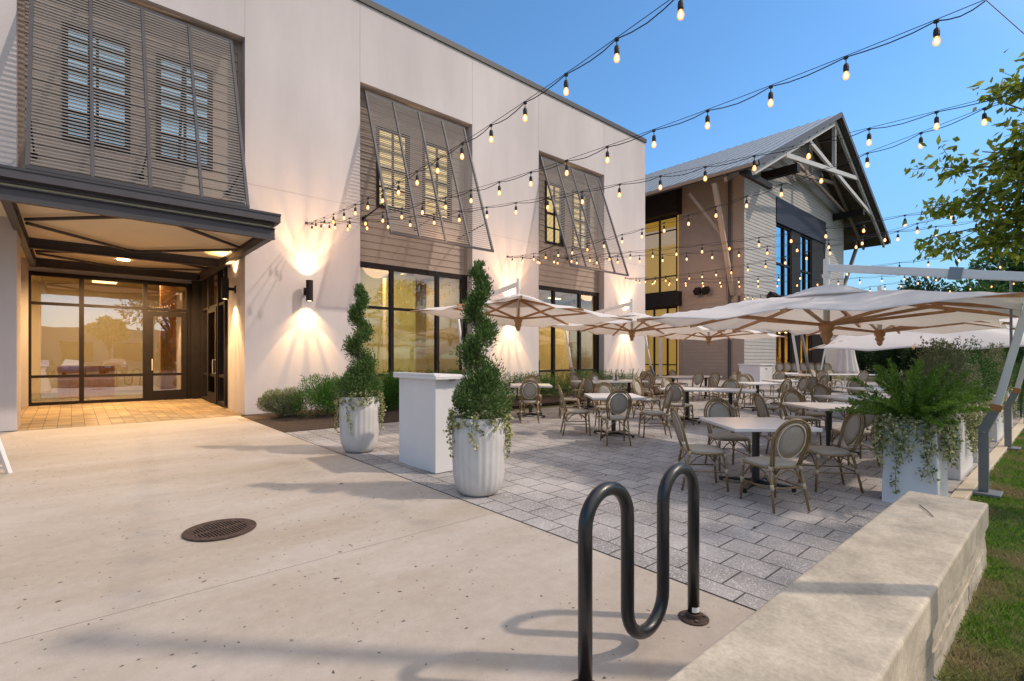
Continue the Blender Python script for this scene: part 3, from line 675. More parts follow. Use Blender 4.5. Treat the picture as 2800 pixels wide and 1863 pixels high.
# ------------------------------------------------------------------ sconces
def sconce(loc, nrm, label, gap=.14):
    """cylinder up/down light; nrm points away from the wall; loc is on the wall"""
    nrm = Vector(nrm); t = empty('wall_sconce', loc)
    tag(t, label, 'wall lamp', 'cylinder sconces on the stucco wall')
    c = nrm * (gap + .08)
    b = MB(); b.lathe([(.076, -.25), (.08, -.25), (.08, .25), (.076, .25), (.07, .235)], 28, tuple(c), cap=False); b.lathe([(.07, -.232), (.07, .232)], 28, tuple(c)); b.build('lamp_body', M['bronze'], t, smooth=False)
    b = MB(); sd = Vector((-nrm.y, nrm.x, 0))
    b.beam(nrm * .012, nrm * (gap + .01), .05, .07); 
    b.hexa([tuple(sd * s_ * .06 + nrm * n_ + Vector((0, 0, z_))) for z_ in (-.09, .09) for s_, n_ in ((-1, .0), (1, .0), (1, .018), (-1, .018))])
    b.build('mounting_bracket', M['bronze'], t)
    for s_ in (-1, 1):
        b = MB(); b.lathe([(.066, 0), (.066, .006)], 24, (c.x, c.y, s_ * .238 - .003)); b.build('lens', M['sconce_lens'], t, smooth=False)
        base = Vector(loc) + c + Vector((0, 0, s_ * .262))
        for dx, en, an in ((0, 120, 60), (0, 90, 100), (.50, 260, 18), (-.50, 260, 18), (.15, 200, 13), (-.15, 200, 13)):
            dv = Vector((0, 0, s_)) + sd * dx - nrm * .16
            spot('sconce_beam', base, dv, en, an, .55)
sconce((4.30, YW, 3.17), (0, -1, 0), 'dark cylinder wall light on the white pier nearest the canopy, above the small topiary')
sconce((10.86, YW, 3.10), (0, -1, 0), 'wall light on the white pier between the two shuttered bays, behind the first parasol')
sconce((17.22, YW, 3.10), (0, -1, 0), 'wall light on the last white pier before the gabled building')
sconce((2.945, 13.35, 3.19), (-1, 0, 0), 'dark cylinder wall light on the stucco return beside the entrance doors')
t = empty('security_camera', (3.03, YW, 4.02)); tag(t, 'white dome security camera on the stucco wall corner under the canopy edge', 'security camera')
b = MB(); b.lathe([(.055, 0), (.06, .02), (.06, .06), (.05, .085)], 20); o = b.build('housing', M['white_plastic'], t, smooth=True); o.rotation_euler = (R(90), 0, 0)
b = MB(); b.lathe([(.038, 0), (.034, .02), (.02, .036), (.001, .04)], 16); o = b.build('lens', M['dark_glass'], t, smooth=True); o.rotation_euler = (R(90), 0, 0); o.location = (.01, -.082, -.012)
t = empty('alarm_strobe', (2.945, 13.93, 3.84)); tag(t, 'small round red fire bell on the stucco return above the entrance light', 'alarm')
b = MB(); b.lathe([(.06, 0), (.06, .02), (.03, .03), (.02, .05)], 16); o = b.build('bell', M['car_red'], t); o.rotation_euler = (0, R(-90), 0)

# ================================================================== GABLED BUILDING
gb = empty('gabled_building', (36.8, 20, .25))
tag(gb, 'grey sided building with a metal gable roof, white truss and tall dark-framed window', 'building')
XG0, XG1, YG, RX = 28.0, 45.7, 12.3, 36.85
EXL, EXR, YF, YBk, EZ, RZ = 24.4, 49.3, 10.04, 32.0, 10.88, 17.15
slope = (RZ - EZ) / (RX - EXL)
def roofz(x): return RZ - abs(x - RX) * slope
def lim(z):
    h = (RZ - .35 - z) / slope
    return (RX - h, RX + h)
mb = MB(); lap_siding(mb, (0, YG, 0), (1, 0, 0), (0, -1, 0), XG0, XG1, .25, 16.8, .2, [(32.4, 41.4, .2, 11.4)], lim)
P(mb, 'gable_siding', M['siding_grey'], gb)
mb = MB(); lap_siding(mb, (XG0, 0, 0), (0, 1, 0), (-1, 0, 0), 12.9, 16.0, .25, 4.7, .2)
lap_siding(mb, (XG0, 0, 0), (0, 1, 0), (-1, 0, 0), 13.3, 16.0, 4.82, 12.2, .2)
P(mb, 'side_siding', M['siding'], gb)
mb = MB(); mb.box(XG0 - .02, XG0 + .3, YG - .0, 12.9, .25, 12.1); mb.box(XG0 - .03, XG0 - .012, 12.9, 16, 4.70, 4.82); mb.box(XG0 + .02, XG0 + .3, 12.9, 30, .25, 12.1)
P(mb, 'corner_pilaster', M['siding_tan'], gb)
mb = MB(); mb.tube([(XG0 - .10, 13.08, .25), (XG0 - .10, 13.08, 12.0)], .075, 12); mb.box(XG0 - .16, XG0 - .021, 12.50, 12.58, 4.3, 5.0); P(mb, 'downspout', M['steel'], gb)
mb = MB(); mb.box(XG0 + .02, XG0 + .3, YG + .02, YG + .3, .25, 12.1); P(mb, 'corner_post', M['siding_grey'], gb)
# side glazing (lit, shades down)
PAR[0] = gb
storefront_x(XG0 - .02, 16.35, 21.5, 5.6, 10.3, (17.55, 19.2, 20.3), (6.6, 9.45), name='side_window')
storefront_x(XG0 - .02, 16.35, 21.5, .36, 4.7, (17.0, 17.95, 19.2, 20.3), (1.1,), name='side_entrance')
mb = MB(); mb.box(XG0 - .010, XG0 + .015, 16.3, 21.5, .36, 4.7); mb.box(XG0 - .010, XG0 + .015, 16.3, 21.5, 5.6, 10.3); P(mb, 'lit_shade', M['shade_lit'], gb)
PB([(XG0 - .7, XG0 - .02, 16.05, 22, 10.32, 12.0), (XG0 - .5, XG0 - .02, 16.05, 22, 4.72, 5.58)], 'dark_header', M['bronze'], gb)
mb = MB(); mb.box(XG0 - .115, XG0 - .1, 17.35, 17.60, .4, 2.8); mb.tube([(XG0 - .11, 17.47, 1.15), (XG0 - .18, 17.47, 1.15), (XG0 - .18, 17.47, 1.5), (XG0 - .11, 17.47, 1.5)], .014); P(mb, 'door_pull', M['mast'], gb)
# big front window recess
YR = 12.46
mb = MB(); mb.box(38.75, 41.4, YG + .02, YR + .1, .25, 9.85); P(mb, 'dark_panel', M['bronze'], gb)
mb = MB(); mb.box(32.4, 41.4, YG - .06, YG + .25, 9.85, 11.4); P(mb, 'window_header', M['header'], gb)
mb = MB(); mb.box(35.05, 36.55, YG + .03, YR + .08, .25, 9.85); P(mb, 'dark_panel', M['bronze'], gb)
f = MB()
for x in (32.47, 33.9, 34.98, 36.62, 37.6, 38.68): f.box(x - .07, x + .07, YR - .10, YR + .08, .25, 9.85)
for xa, xb in ((32.54, 34.91), (36.69, 38.61)):
    for z in (.31, 3.35, 5.4, 7.4, 9.79): f.box(xa, xb, YR - .08, YR + .06, z - .06, z + .06)
wf = P(f, 'tall_window', M['bronze'], gb)
for xa, xb in ((32.54, 34.91), (36.69, 38.61)):
    g = MB(); g.box(xa, xb, YR + .0, YR + .012, 3.41, 9.73); P(g, 'pane', M['glass_blue'], wf)
    g = MB(); g.box(xa, xb, YR + .0, YR + .012, .37, 3.29); P(g, 'pane', M['glass'], wf)
PB([(31, 43, 17, 17.1, .3, 3.6), (42.6, 42.8, 12.75, 17, .3, 3.6), (36.0, 36.3, 13.6, 13.9, .3, 3.5), (30.9, 31, 12.75, 17, .3, 3.6)], 'interior_wall', M['yellow_int'], gb)
rm = MB(); rm.box(31, 43, 13.4, 17, 3.45, 3.5); P(rm, 'interior_ceiling', M['cream_int'], gb)
rm = MB(); rm.box(33, 41, 15.2, 15.7, .3, 1.5); P(rm, 'interior_counter', M['int_wood'], gb)
rm = MB(); rm.box(31, 43, 13.6, 17, 9.7, 9.8); rm.box(31, 43, 16.9, 17, 3.6, 9.8); P(rm, 'upper_interior', M['black'], gb)
PB([(x - .4, x + .4, 14.6, 15.4, 3.40, 3.44) for x in (34, 36, 38.2, 40.2)], 'ceiling_light', M['lamp_warm'], gb)
area('restaurant_lamp', (38.5, 14.6, 3.3), 5, 420, color=(1, .62, .22), sy=2)
# roof
for sgn, xe in ((-1, EXL), (1, EXR)):
    mb = MB()
    mb.hexa([(xe, YF, EZ - .16), (RX, YF, RZ - .16), (RX, YBk, RZ - .16), (xe, YBk, EZ - .16), (xe, YF, EZ), (RX, YF, RZ), (RX, YBk, RZ), (xe, YBk, EZ)] if sgn < 0 else
            [(RX, YF, RZ - .16), (xe, YF, EZ - .16), (xe, YBk, EZ - .16), (RX, YBk, RZ - .16), (RX, YF, RZ), (xe, YF, EZ), (xe, YBk, EZ), (RX, YBk, RZ)])
    rf = P(mb, 'roof', M['roof'], gb)
    mb = MB(); y = YF + .06
    while y < YBk: mb.beam((xe, y, EZ + .018), (RX, y, RZ + .018), .05, .04); y += .60
    P(mb, 'standing_seams', M['seam'], rf)
    mb = MB(); o_ = .19
    mb.hexa([(xe + (.06 if sgn < 0 else -.06), YF + .06, EZ - .17), (RX, YF + .06, RZ - .17), (RX, YBk, RZ - .17), (xe, YBk, EZ - .17), (xe + (.06 if sgn < 0 else -.06), YF + .06, EZ - .25), (RX, YF + .06, RZ - .25), (RX, YBk, RZ - .25), (xe, YBk, EZ - .25)])
    P(mb, 'soffit', M['soffit_wood'], rf)
    for i in range(1, 10):
        mb = MB(); x = xe + (RX - xe) * i / 10; mb.beam((x, YF + .2, roofz(x) - .33), (x, YG + .0, roofz(x) - .33), .10, .14); P(mb, 'purlin', M['soffit_wood'], rf)
    mb = MB(); mb.beam((xe, YF - .03, EZ - .10), (RX, YF - .03, RZ - .10), .05, .30, up=(0, 0, 1)); P(mb, 'rake_board', M['steel'], rf)
mb = MB(); mb.tube([(EXL - .06, YF, EZ - .10), (EXL - .06, YBk, EZ - .10)], .10, 8); P(mb, 'gutter', M['siding_tan'], gb)
# scissor truss (front) and its darker twin at the wall
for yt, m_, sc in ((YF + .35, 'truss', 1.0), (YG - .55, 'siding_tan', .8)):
    tr = MB(); wd, h = .14, .30 * sc
    for sg in (-1, 1):
        X = lambda d: RX + sg * d
        tr.beam((X(12.2), yt, roofz(RX + 12.2) - .5), (RX, yt, RZ - .5), wd, h, up=(0, 0, 1))
        tr.beam((X(8.3), yt + .02 * sg, 12.35), (X(-4.6), yt + .02 * sg, 14.15), wd, h * .85)
    tr.beam((RX, yt + .05, 13.3), (RX, yt + .05, RZ - .5), h * .7, wd, up=(1, 0, 0))
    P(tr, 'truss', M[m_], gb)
PB([(XG0 - 3.4, XG0 + .1, YF + .8, YF + 1.0, 10.55, 10.85), (30.2, 30.6, YF + .3, YG - .03, 11.9, 12.35), (43.0, 43.4, YF + .3, YG - .03, 11.9, 12.35)], 'outrigger', M['bronze'], gb)
for a_, b_, w_, h_ in (((XG0 - .05, 12.9, 5.1), (XG0 - 3.2, 12.4, 10.55), .22, .24), ((XG0 - 1.8, 12.68, 8.1), (XG0 - 3.0, 13.9, 10.4), .09, .12), ((XG1 + .1, 12.5, 6.5), (XG1 + 3.0, 12.2, 10.55), .2, .22)):
    mb = MB(); mb.beam(a_, b_, w_, h_); P(mb, 'eave_brace', M['siding_tan'], gb)
mb = MB(); mb.box(XG1 - .3, XG1, YG + .02, 30, .25, 12.1); P(mb, 'far_wall', M['siding_grey'], gb)
# floodlights on its walls
def flood(loc, nrm, label):
    t = empty('floodlight', loc); tag(t, label, 'floodlight', 'twin floodlights'); nrm = Vector(nrm); sd = Vector((-nrm.y, nrm.x, 0))
    b = MB(); b.lathe([(.12, 0), (.12, .06)], 12); o = b.build('base', M['bronze'], t); o.rotation_euler = nrm.to_track_quat('Z', 'Y').to_euler()
    for s_ in (-1, 1):
        b = MB(); c = nrm * .35 + sd * .25 * s_ + Vector((0, 0, .1)); b.beam(nrm * .05, c, .05, .05); b.beam(c - nrm * .12 + Vector((0, 0, .12)), c + nrm * .16 - Vector((0, 0, .12)), .34, .30); b.build('lamp_head', M['bronze'], t)
flood((32.0 - .9, YG, 5.1), (0, -1, 0), 'twin floodlight on the grey gable siding left of the tall window')
flood((XG0, 14.6, 5.35), (-1, 0, 0), 'twin floodlight on the taupe side wall above the slanted brace')

# ================================================================== BISTRO CHAIR
def make_chair():
    t = empty('bistro_chair')
    SH = .45
    # seat: rounded trapezoid cushion
    mb = MB(); pts = []
    n = 28
    for i in range(n):
        a = 2 * math.pi * i / n; c_, s_ = math.cos(a), math.sin(a)
        px = math.copysign(abs(c_) ** .55, c_) * (.222 + .012 * s_); py = math.copysign(abs(s_) ** .55, s_) * .205
        pts.append((px, py))
    vs_ = [(x * .98, y * .98, SH - .035) for x, y in pts] + [(x, y, SH - .02) for x, y in pts] + [(x, y, SH - .006) for x, y in pts] + [(x * .9, y * .9, SH + .006) for x, y in pts] + [(x * .45, y * .45, SH + .012) for x, y in pts]
    fs = [tuple(range(n))[::-1]]
    for k in range(4):
        for i in range(n): fs.append((k * n + i, k * n + (i + 1) % n, (k + 1) * n + (i + 1) % n, (k + 1) * n + i))
    fs.append(tuple(range(4 * n, 5 * n))); mb.add(vs_, fs); mb.build('seat', M['sling'], t, smooth=True)
    mb = MB(); mb.tube([(x * 1.02, y * 1.02, SH - .03) for x, y in pts], .012, 6, closed=True); mb.build('seat_frame', M['rattan'], t, smooth=True)
    # back: hoop leaning backwards
    def bp(u, v): return (u, -.205 - (v - SH) * .30, v)      # v is height
    hoop = []
    for i in range(25):
        a = math.pi * i / 24; hoop.append(bp(-.205 * math.cos(a), .70 + .215 * math.sin(a)))
    lower = [bp(-.165, SH - .02), bp(-.178, .53), bp(-.197, .62)]
    path = lower + hoop + [(-p[0], p[1], p[2]) for p in lower[::-1]]
    mb = MB(); mb.tube(path, .0135, 7)
    inner = [bp(-.135, SH - .01), bp(-.150, .54), bp(-.17, .63)]; ih = [bp(-.178 * math.cos(math.pi * i / 20), .70 + .188 * math.sin(math.pi * i / 20)) for i in range(21)]
    mb.tube(inner + ih + [(-p[0], p[1], p[2]) for p in inner[::-1]], .010, 6)
    mb.build('back_frame', M['rattan'], t, smooth=True)
    ring = [Vector(bp(.140 * math.cos(2 * math.pi * i / 28), .693 + .168 * math.sin(2 * math.pi * i / 28))) for i in range(28)]
    mb = MB(); mb.tube(ring, .012, 6, closed=True); rg = mb.build('back_ring', M['rattan'], t, smooth=True)
    mb = MB(); off = Vector((0, .30 * .008 - .012, 0)); mb.tube([p * 1 + Vector((0, -.008, -.002)) for p in [Vector(bp(.150 * math.cos(2 * math.pi * i / 28), .693 + .178 * math.sin(2 * math.pi * i / 28))) for i in range(28)]], .0055, 5, closed=True)
    mb.build('piping', M['piping'], rg, smooth=True)
    mb = MB(); c0 = Vector(bp(0, .693)); nv = Vector((0, 1, .30)).normalized()
    vs_ = []; k = 24
    for side in (.006, -.006):
        for rr in (1, .5):
            for i in range(k):
                a = 2 * math.pi * i / k; q = Vector(bp(.140 * rr * math.cos(a), .693 + .168 * rr * math.sin(a))); vs_.append(q + nv * (side - (1 - rr) * .012))
    fs = []
    for i in range(k):
        j = (i + 1) % k; fs += [(i, j, k + j, k + i), (2 * k + i, 3 * k + i, 3 * k + j, 2 * k + j), (i, 2 * k + i, 2 * k + j, j)]
    fs += [tuple(range(k, 2 * k)), tuple(range(3 * k, 4 * k))[::-1]]
    mb.add(vs_, fs); mb.build('backrest', M['sling'], t, smooth=True)
    # legs with pale bindings
    for sx in (-1, 1):
        for (top, foot) in (((sx * .195, .185, SH - .02), (sx * .205, .215, 0)), ((sx * .165, -.19, SH), (sx * .195, -.285, 0))):
            mb = MB(); a, b = Vector(top), Vector(foot); mb.tube([a, a.lerp(b, .5), b], [.0155, .0145, .0125], 7)
            mb.cur = 1
            for f0, f1 in ((.02, .13), (.42, .54)): mb.tube([a.lerp(b, f0), a.lerp(b, f1)], .0195, 7)
            mb.build('leg', None, t, smooth=True, mats=[M['rattan'], M['wrap']])
    # arched braces and stretchers
    FR = lambda s_, z: Vector((s_ * (.195 + .01 * (1 - z / .43)), .185 + .03 * (1 - z / .43), z))
    RR = lambda s_, z: Vector((s_ * (.165 + .03 * (1 - z / .45)), -.19 - .095 * (1 - z / .45), z))
    def arch(a, b):
        m_ = a.lerp(b, .5); m_.z = .415
        return [a, a.lerp(m_, .5) + Vector((0, 0, .035)), m_, b.lerp(m_, .5) + Vector((0, 0, .035)), b]
    for a, b in ((FR(-1, .25), FR(1, .25)), (RR(-1, .25), RR(1, .25)), (FR(-1, .25), RR(-1, .25)), (FR(1, .25), RR(1, .25))):
        mb = MB(); mb.tube(arch(a, b), .0075, 5); mb.build('arched_brace', M['rattan'], t, smooth=True)
    for a, b in ((FR(-1, .215), RR(-1, .215)), (FR(1, .215), RR(1, .215)), (RR(-1, .225), RR(1, .225))):
        mb = MB(); mb.tube([a, b], .0085, 6); mb.build('stretcher', M['rattan'], t, smooth=True)
    return t
chair0 = make_chair(); used = [False]
def place_chair(x, y, deg, label, z=0, tilt=None, group='rattan bistro chairs on the patio'):
    c = chair0 if not used[0] else dup(chair0); used[0] = True
    c.location = (x, y, gz(y) + .006 + z); c.rotation_euler = (tilt or 0, 0, R(deg))
    tag(c, label, 'chair', group)
    return c

# ================================================================== TABLES
def make_table(w_=.95, d_=1.02, h=.745, pedestals=1):
    t = empty('cafe_table')
    mb = MB(); mb.box(-w_ / 2, w_ / 2, -d_ / 2, d_ / 2, h - .038, h); mb.build('tabletop', M['tabletop'], t, bevel=.006)
    for k in range(pedestals):
        ox = 0 if pedestals == 1 else (k / (pedestals - 1) - .5) * (w_ - .6)
        mb = MB(); mb.tube([(ox, 0, .06), (ox, 0, h - .06)], .042, 16); mb.box(ox - .2, ox + .2, -.03, .03, h - .062, h - .039); mb.box(ox - .03, ox + .03, -.2, .2, h - .064, h - .0395); mb.build('pedestal', M['black'], t, smooth=False)
        bs = MB()
        for q in range(4):
            a = math.pi / 2 * q + R(48); c_, s_ = math.cos(a), math.sin(a)
            bs.hexa([(ox + c_ * r_ - s_ * s2 * wd, s_ * r_ + c_ * s2 * wd, z) for z_i in (0, 1) for r_, s2, wd, z in ((.03, -1, .035, (.035, .085)[z_i]), (.03, 1, .035, (.035, .085)[z_i]), (.42, 1, .022, (.03, .052)[z_i]), (.42, -1, .022, (.03, .052)[z_i]))])
            bs.lathe([(.022, 0), (.026, .03)], 10, (ox + c_ * .40, s_ * .40, 0))
        bs.build('cross_base', M['black'], t)
    return t
table0 = make_table(); tused = [False]
table1 = make_table(1.9, .92, .745, 2); t1used = [False]
def place_table(x, y, deg, label, long=False):
    src, u = (table1, t1used) if long else (table0, tused)
    c = src if not u[0] else dup(src); u[0] = True
    c.location = (x, y, gz(y) + .006); c.rotation_euler = (0, 0, R(deg)); tag(c, label, 'table', 'white cafe tables on the patio'); return c
ANG = -41.4
place_table(6.05, 2.52, ANG, 'white square cafe table nearest the bike rack, in the front right of the patio')
place_table(9.07, 2.64, ANG, 'white square table just behind the nearest one, beside the fern planter')
place_table(7.53, 5.70, ANG, 'white square table in mid patio between the fluted planter and the long double tables')
place_table(8.12, 8.55, ANG, 'white square table nearest the hedge, right of the spiral topiary')
place_table(10.42, 5.85, 20, 'white table forming the left half of a pair in the centre of the patio')
place_table(10.98, 5.12, 20, 'white table forming the right half of a pair in the centre of the patio')
place_table(11.1, 8.55, -20, 'long white table by the hedge set with condiments', long=True)
place_table(15.75, 8.75, -25, 'long white table in front of the taupe side wall', long=True)
place_table(14.11, 5.83, ANG, 'white square table in front of the white service cabinet')
place_table(16.15, 5.85, ANG, 'white square table behind the one in front of the service cabinet')
place_table(11.25, 2.85, ANG, 'white square table half hidden behind the second table on the right')
place_table(14.55, 3.25, ANG, 'white square table showing through the fern fronds on the right')
place_table(23.8, 6.3, ANG, 'bright long white table far back near the closed parasol', long=True)
place_table(22.1, 8.0, 20, 'low pale table beside the leaning chairs at the gabled building', long=True)

CH = [(5.45, 2.11, -31, 'chair with its back to the camera at the nearest table, right of the bike rack'),
(5.52, 2.90, -136, 'chair seen side-on at the left of the nearest table'),
(6.62, 3.12, 139, 'chair on the far side of the nearest table, facing the camera'),
(6.62, 1.95, 42, 'chair at the right of the nearest table, turned to the left'),
(6.94, 5.22, -41, 'chair with its back to the camera at the mid patio table'),
(7.08, 6.20, -131, 'chair seen side-on at the left of the mid patio table'),
(8.05, 6.25, 139, 'chair on the far side of the mid patio table'),
(8.05, 5.20, 46, 'chair seen side-on at the right of the mid patio table'),
(7.48, 7.92, -41, 'chair with its back to the camera at the table nearest the hedge'),
(8.60, 9.00, 139, 'chair on the hedge side of the table nearest the hedge'),
(8.68, 7.85, 47, 'chair pulled out to the right of the table nearest the hedge'),
(7.35, 9.1, -136, 'chair half hidden by the topiary at the left of the hedge table'),
(9.95, 8.05, -100, 'chair at the left end of the long condiment table'),
(11.71, 9.3, 169, 'chair behind the condiments on the long hedge table'),
(10.75, 7.70, 5, 'chair in front of the long condiment table, turned from the camera'),
(12.1, 8.25, 75, 'chair at the right end of the long condiment table'),
(10.9, 9.35, 175, 'chair by the hedge at the back of the condiment table'),
(12.79, 8.55, 39, 'chair between the condiment table and the second parasol mast'),
(14.3, 9.3, -100, 'chair at the left end of the long table by the taupe wall'),
(15.3, 9.75, 170, 'first chair behind the long table by the taupe wall'),
(16.3, 9.45, 169, 'second chair behind the long table by the taupe wall'),
(14.9, 8.2, -20, 'first chair along the near side of the long table by the taupe wall'),
(15.5, 7.95, -25, 'second chair along the near side of the long table by the taupe wall'),
(16.1, 7.65, -15, 'third chair along the near side of the long table by the taupe wall'),
(16.9, 7.9, 60, 'chair at the right end of the long table by the taupe wall'),
(9.72, 5.62, -81, 'chair at the left of the central table pair, seen from behind'),
(10.1, 6.65, -175, 'light chair behind the left half of the central pair'),
(11.0, 6.45, 169, 'chair behind the middle of the central pair'),
(11.75, 5.55, 100, 'chair on the far right of the central pair'),
(10.25, 4.90, 25, 'chair in front of the right half of the central pair, seen in profile'),
(10.95, 4.30, 20, 'leaning-back chair at the near end of the central pair'),
(13.3, 6.4, -125, 'chair at the left of the table before the service cabinet'),
(14.84, 6.4, 139, 'chair behind the table before the service cabinet'),
(13.55, 5.15, -16, 'chair in front of the table before the service cabinet'),
(14.9, 5.2, 55, 'tan chair at the right of the table before the service cabinet'),
(15.7, 6.6, 150, 'chair behind the far square table near the gable window'),
(15.62, 5.2, -25, 'chair in front of the far square table near the gable window'),
(16.85, 5.3, 50, 'tan chair at the right of the far square table near the gable window'),
(9.55, 3.20, 139, 'chair on the far side of the second table from the camera'),
(8.45, 3.15, -136, 'honey coloured chair at the left of the second table'),
(8.55, 2.18, -50, 'chair in front of the second table, beside the fern planter'),
(11.85, 3.45, 139, 'chair behind the third table on the right'),
(10.50, 3.35, -136, 'honey coloured chair at the left of the third table on the right'),
(10.8, 2.25, -41, 'chair tucked behind the fern in front of the third table'),
(14.2, 3.9, -150, 'chair at the left of the table seen through the fern'),
(15.2, 3.7, 130, 'chair behind the table seen through the fern'),
(24.0, 7.3, 169, 'pale chair behind the far bright table, left of centre'),
(24.75, 7.0, 139, 'pale chair behind the far bright table, right of centre'),
(22.4, 6.7, -85, 'chair at the left end of the far bright table'),
(23.0, 5.7, -41, 'chair with its back to the camera at the far bright table'),
(24.9, 5.2, 30, 'chair at the right end of the far bright table'),
(19.4, 7.3, -60, 'chair alone in the open between the middle and far tables')]
for x, y, a, lb in CH: place_chair(x, y, a, lb)
for i in range(7):
    place_chair(24.7 + i * .30, 9.15 - i * .235, -41 + 180, 'bistro chair in the leaning row by the gable window, ' + ['first from the left', 'second from the left', 'third from the left', 'fourth from the left', 'third from the right', 'second from the right', 'first on the right'][i], z=.16, tilt=R(-14), group='row of leaning stacked chairs')

# ================================================================== PARASOLS
def parasol(hx, hy, ez, my, sgn, tiltx, label, hw=1.6, hd=1.85, tilty=0, rise=.36, hubdrop=.16, boom=True, lowmast=None, grey=True):
    """hub at (hx,hy), canopy edge height ez, mast foot at y=my, sgn=+1 when the mast stands towards +Y"""
    g0 = gz(my)
    t = empty('cantilever_parasol', (hx, my, g0))
    tag(t, label, 'parasol', 'cantilever parasols over the tables')
    off = Vector((hx, my, g0)); W = lambda x, y, z: Vector((x, y, z)) - off
    cz = lambda u, v: ez + tiltx * u * hw + tilty * v * hd
    # canopy
    n = 28; vs_ = []; fs = []; rnd = random.Random(int(hx * 10 + hy))
    def ch(u, v):
        r_ = max(abs(u), abs(v)); a = math.atan2(v, u)
        h = rise * (1 - r_) ** 1.15
        # fabric sags between the eight ribs
        ang = (a / (math.pi / 4)); fr = abs(ang - round(ang)) * 2
        h -= .085 * fr ** 1.3 * r_ ** 1.5
        h += .03 * math.sin(7 * u + hx) * math.sin(6 * v + hy) * (1 - r_) * 2.0
        if r_ > .90: h -= .02
        return h
    for j in range(n + 1):
        for i in range(n + 1):
            u = i / n * 2 - 1; v = j / n * 2 - 1
            e = 1 - .030 * (1 - (u if abs(v) > abs(u) else v) ** 2) * (max(abs(u), abs(v)) > .93)
            vs_.append(tuple(W(hx + u * hw * e, hy + v * hd * e, cz(u, v) + ch(u, v))))
    for j in range(n):
        for i in range(n): a = j * (n + 1) + i; fs.append((a, a + 1, a + n + 2, a + n + 1))
    mb = MB(); mb.add(vs_, fs); o = mb.build('canopy', M['fabric'], t, smooth=True)
    sd = o.modifiers.new('solid', 'SOLIDIFY'); sd.thickness = .006
    # vent cap with loose folds
    mb = MB(); vs_ = []; m_ = 16
    for j in range(m_ + 1):
        for i in range(m_ + 1):
            u = (i / m_ * 2 - 1) * .30; v = (j / m_ * 2 - 1) * .30; r_ = max(abs(u), abs(v)) / .30
            vs_.append(tuple(W(hx + u * hw, hy + v * hd, cz(u, v) + rise * (1 - .3 * r_) ** 1.15 + .012 + .05 * (1 - r_) + .05 * r_ * (1.1 - r_) * 4 * .35 * (math.sin(9 * u + hx) + math.sin(11 * v + 2 * u + hy)))))
    mb.add(vs_, [(j * (m_ + 1) + i, j * (m_ + 1) + i + 1, (j + 1) * (m_ + 1) + i + 1, (j + 1) * (m_ + 1) + i) for j in range(m_) for i in range(m_)])
    o = mb.build('vent_cap', M['fabric'], t, smooth=True); sd = o.modifiers.new('solid', 'SOLIDIFY'); sd.thickness = .005
    top = cz(0, 0) + rise
    for k in range(8):
        a = k * math.pi / 4; u = round(math.cos(a)); v = round(math.sin(a))
        tip = W(hx + u * hw * 1.0, hy + v * hd * 1.0, cz(u, v) - .045); mid_ = W(hx + u * hw * .5, hy + v * hd * .5, cz(u * .5, v * .5) + rise * .45 - .05); cen = W(hx + u * .05, hy + v * .05, top - .06)
        mb = MB(); mb.beam(cen, mid_, .035, .045); mb.beam(mid_, tip + (tip - mid_).normalized() * .05, .035, .045); rb = mb.build('rib', M['wood'], t)
        mb = MB(); mb.beam(W(hx + u * .06, hy + v * .06, ez - hubdrop + .04), W(hx + u * hw * .62, hy + v * hd * .62, cz(u * .62, v * .62) + rise * .30 - .05), .03, .04); mb.build('strut', M['wood'], rb)
    mb = MB(); mb.lathe([(.012, -.26), (.04, -.235), (.052, -.20), (.045, -.18), (.062, -.16), (.078, -.13), (.078, -.10), (.06, -.085), (.085, -.06), (.095, -.02), (.095, .03), (.075, .06)], 20, tuple(W(hx, hy, ez - hubdrop + .02))); mb.build('hub_finial', M['wood'], t, smooth=True)
    ptop = top + .42
    mb = MB(); mb.tube([W(hx, hy, ez - hubdrop + .05), W(hx, hy, ptop)], .040, 14); mb.lathe([(.055, 0), (.055, .04)], 14, tuple(W(hx, hy, ptop - .25))); mb.build('hub_post', M['mast'], t, smooth=False)
    if boom:
        ky = my + sgn * .06; kz = g0 + .78
        knee = W(hx, ky, kz); by = my + sgn * .42; bz = ez + .34
        head = W(hx, by, bz + .0)
        mb = MB(); mb.beam(knee + (head - knee) * .02, head, .055, .07, up=(0, 1, 0)); mb.build('mast', M['mast'], t, bevel=.008)
        mb = MB(); mb.beam(W(hx, my, g0 + .03), W(hx, my, kz), .07, .088, up=(0, 1, 0)); mb.beam(W(hx, my, kz - .05), knee + (head - knee) * .13, .072, .090, up=(0, 1, 0)); mb.box(-.15, .15, -.15, .15, 0, .03); 
        for zz in (.70, .30): mb.tube([(-.06, 0, zz), (.06, 0, zz)], .014, 8)
        mb.build('base_bracket', M['mast_grey'], t, bevel=.006)
        mb = MB(); mb.beam(knee + (head - knee) * .10, knee + (head - knee) * .145, .076, .094, up=(0, 1, 0)); mb.build('joint_collar', M['int_wood'], t)
        a = W(hx, by - sgn * .0, bz - .05); b = W(hx, hy, ptop - .12)
        mb = MB(); mb.beam(a, b, .07, .10); mb.build('boom', M['mast'], t, bevel=.008)
        mb = MB(); mb.beam(a + (b - a) * .30, a + (b - a) * .36, .10, .14); mb.tube([a + (b - a) * .1, knee + (head - knee) * .45], .012, 6); mb.build('boom_joint', M['mast_grey'], t)
    return t
parasol(7.8, 2.30, 2.14, .72, -1, -.015, 'nearest off-white parasol with exposed teak ribs over the right-hand tables', hd=1.97, hw=1.52)
parasol(11.95, 2.60, 2.19, .80, -1, -.02, 'off-white parasol directly behind the nearest one, its teak finial showing below', hw=1.6, hd=1.8)
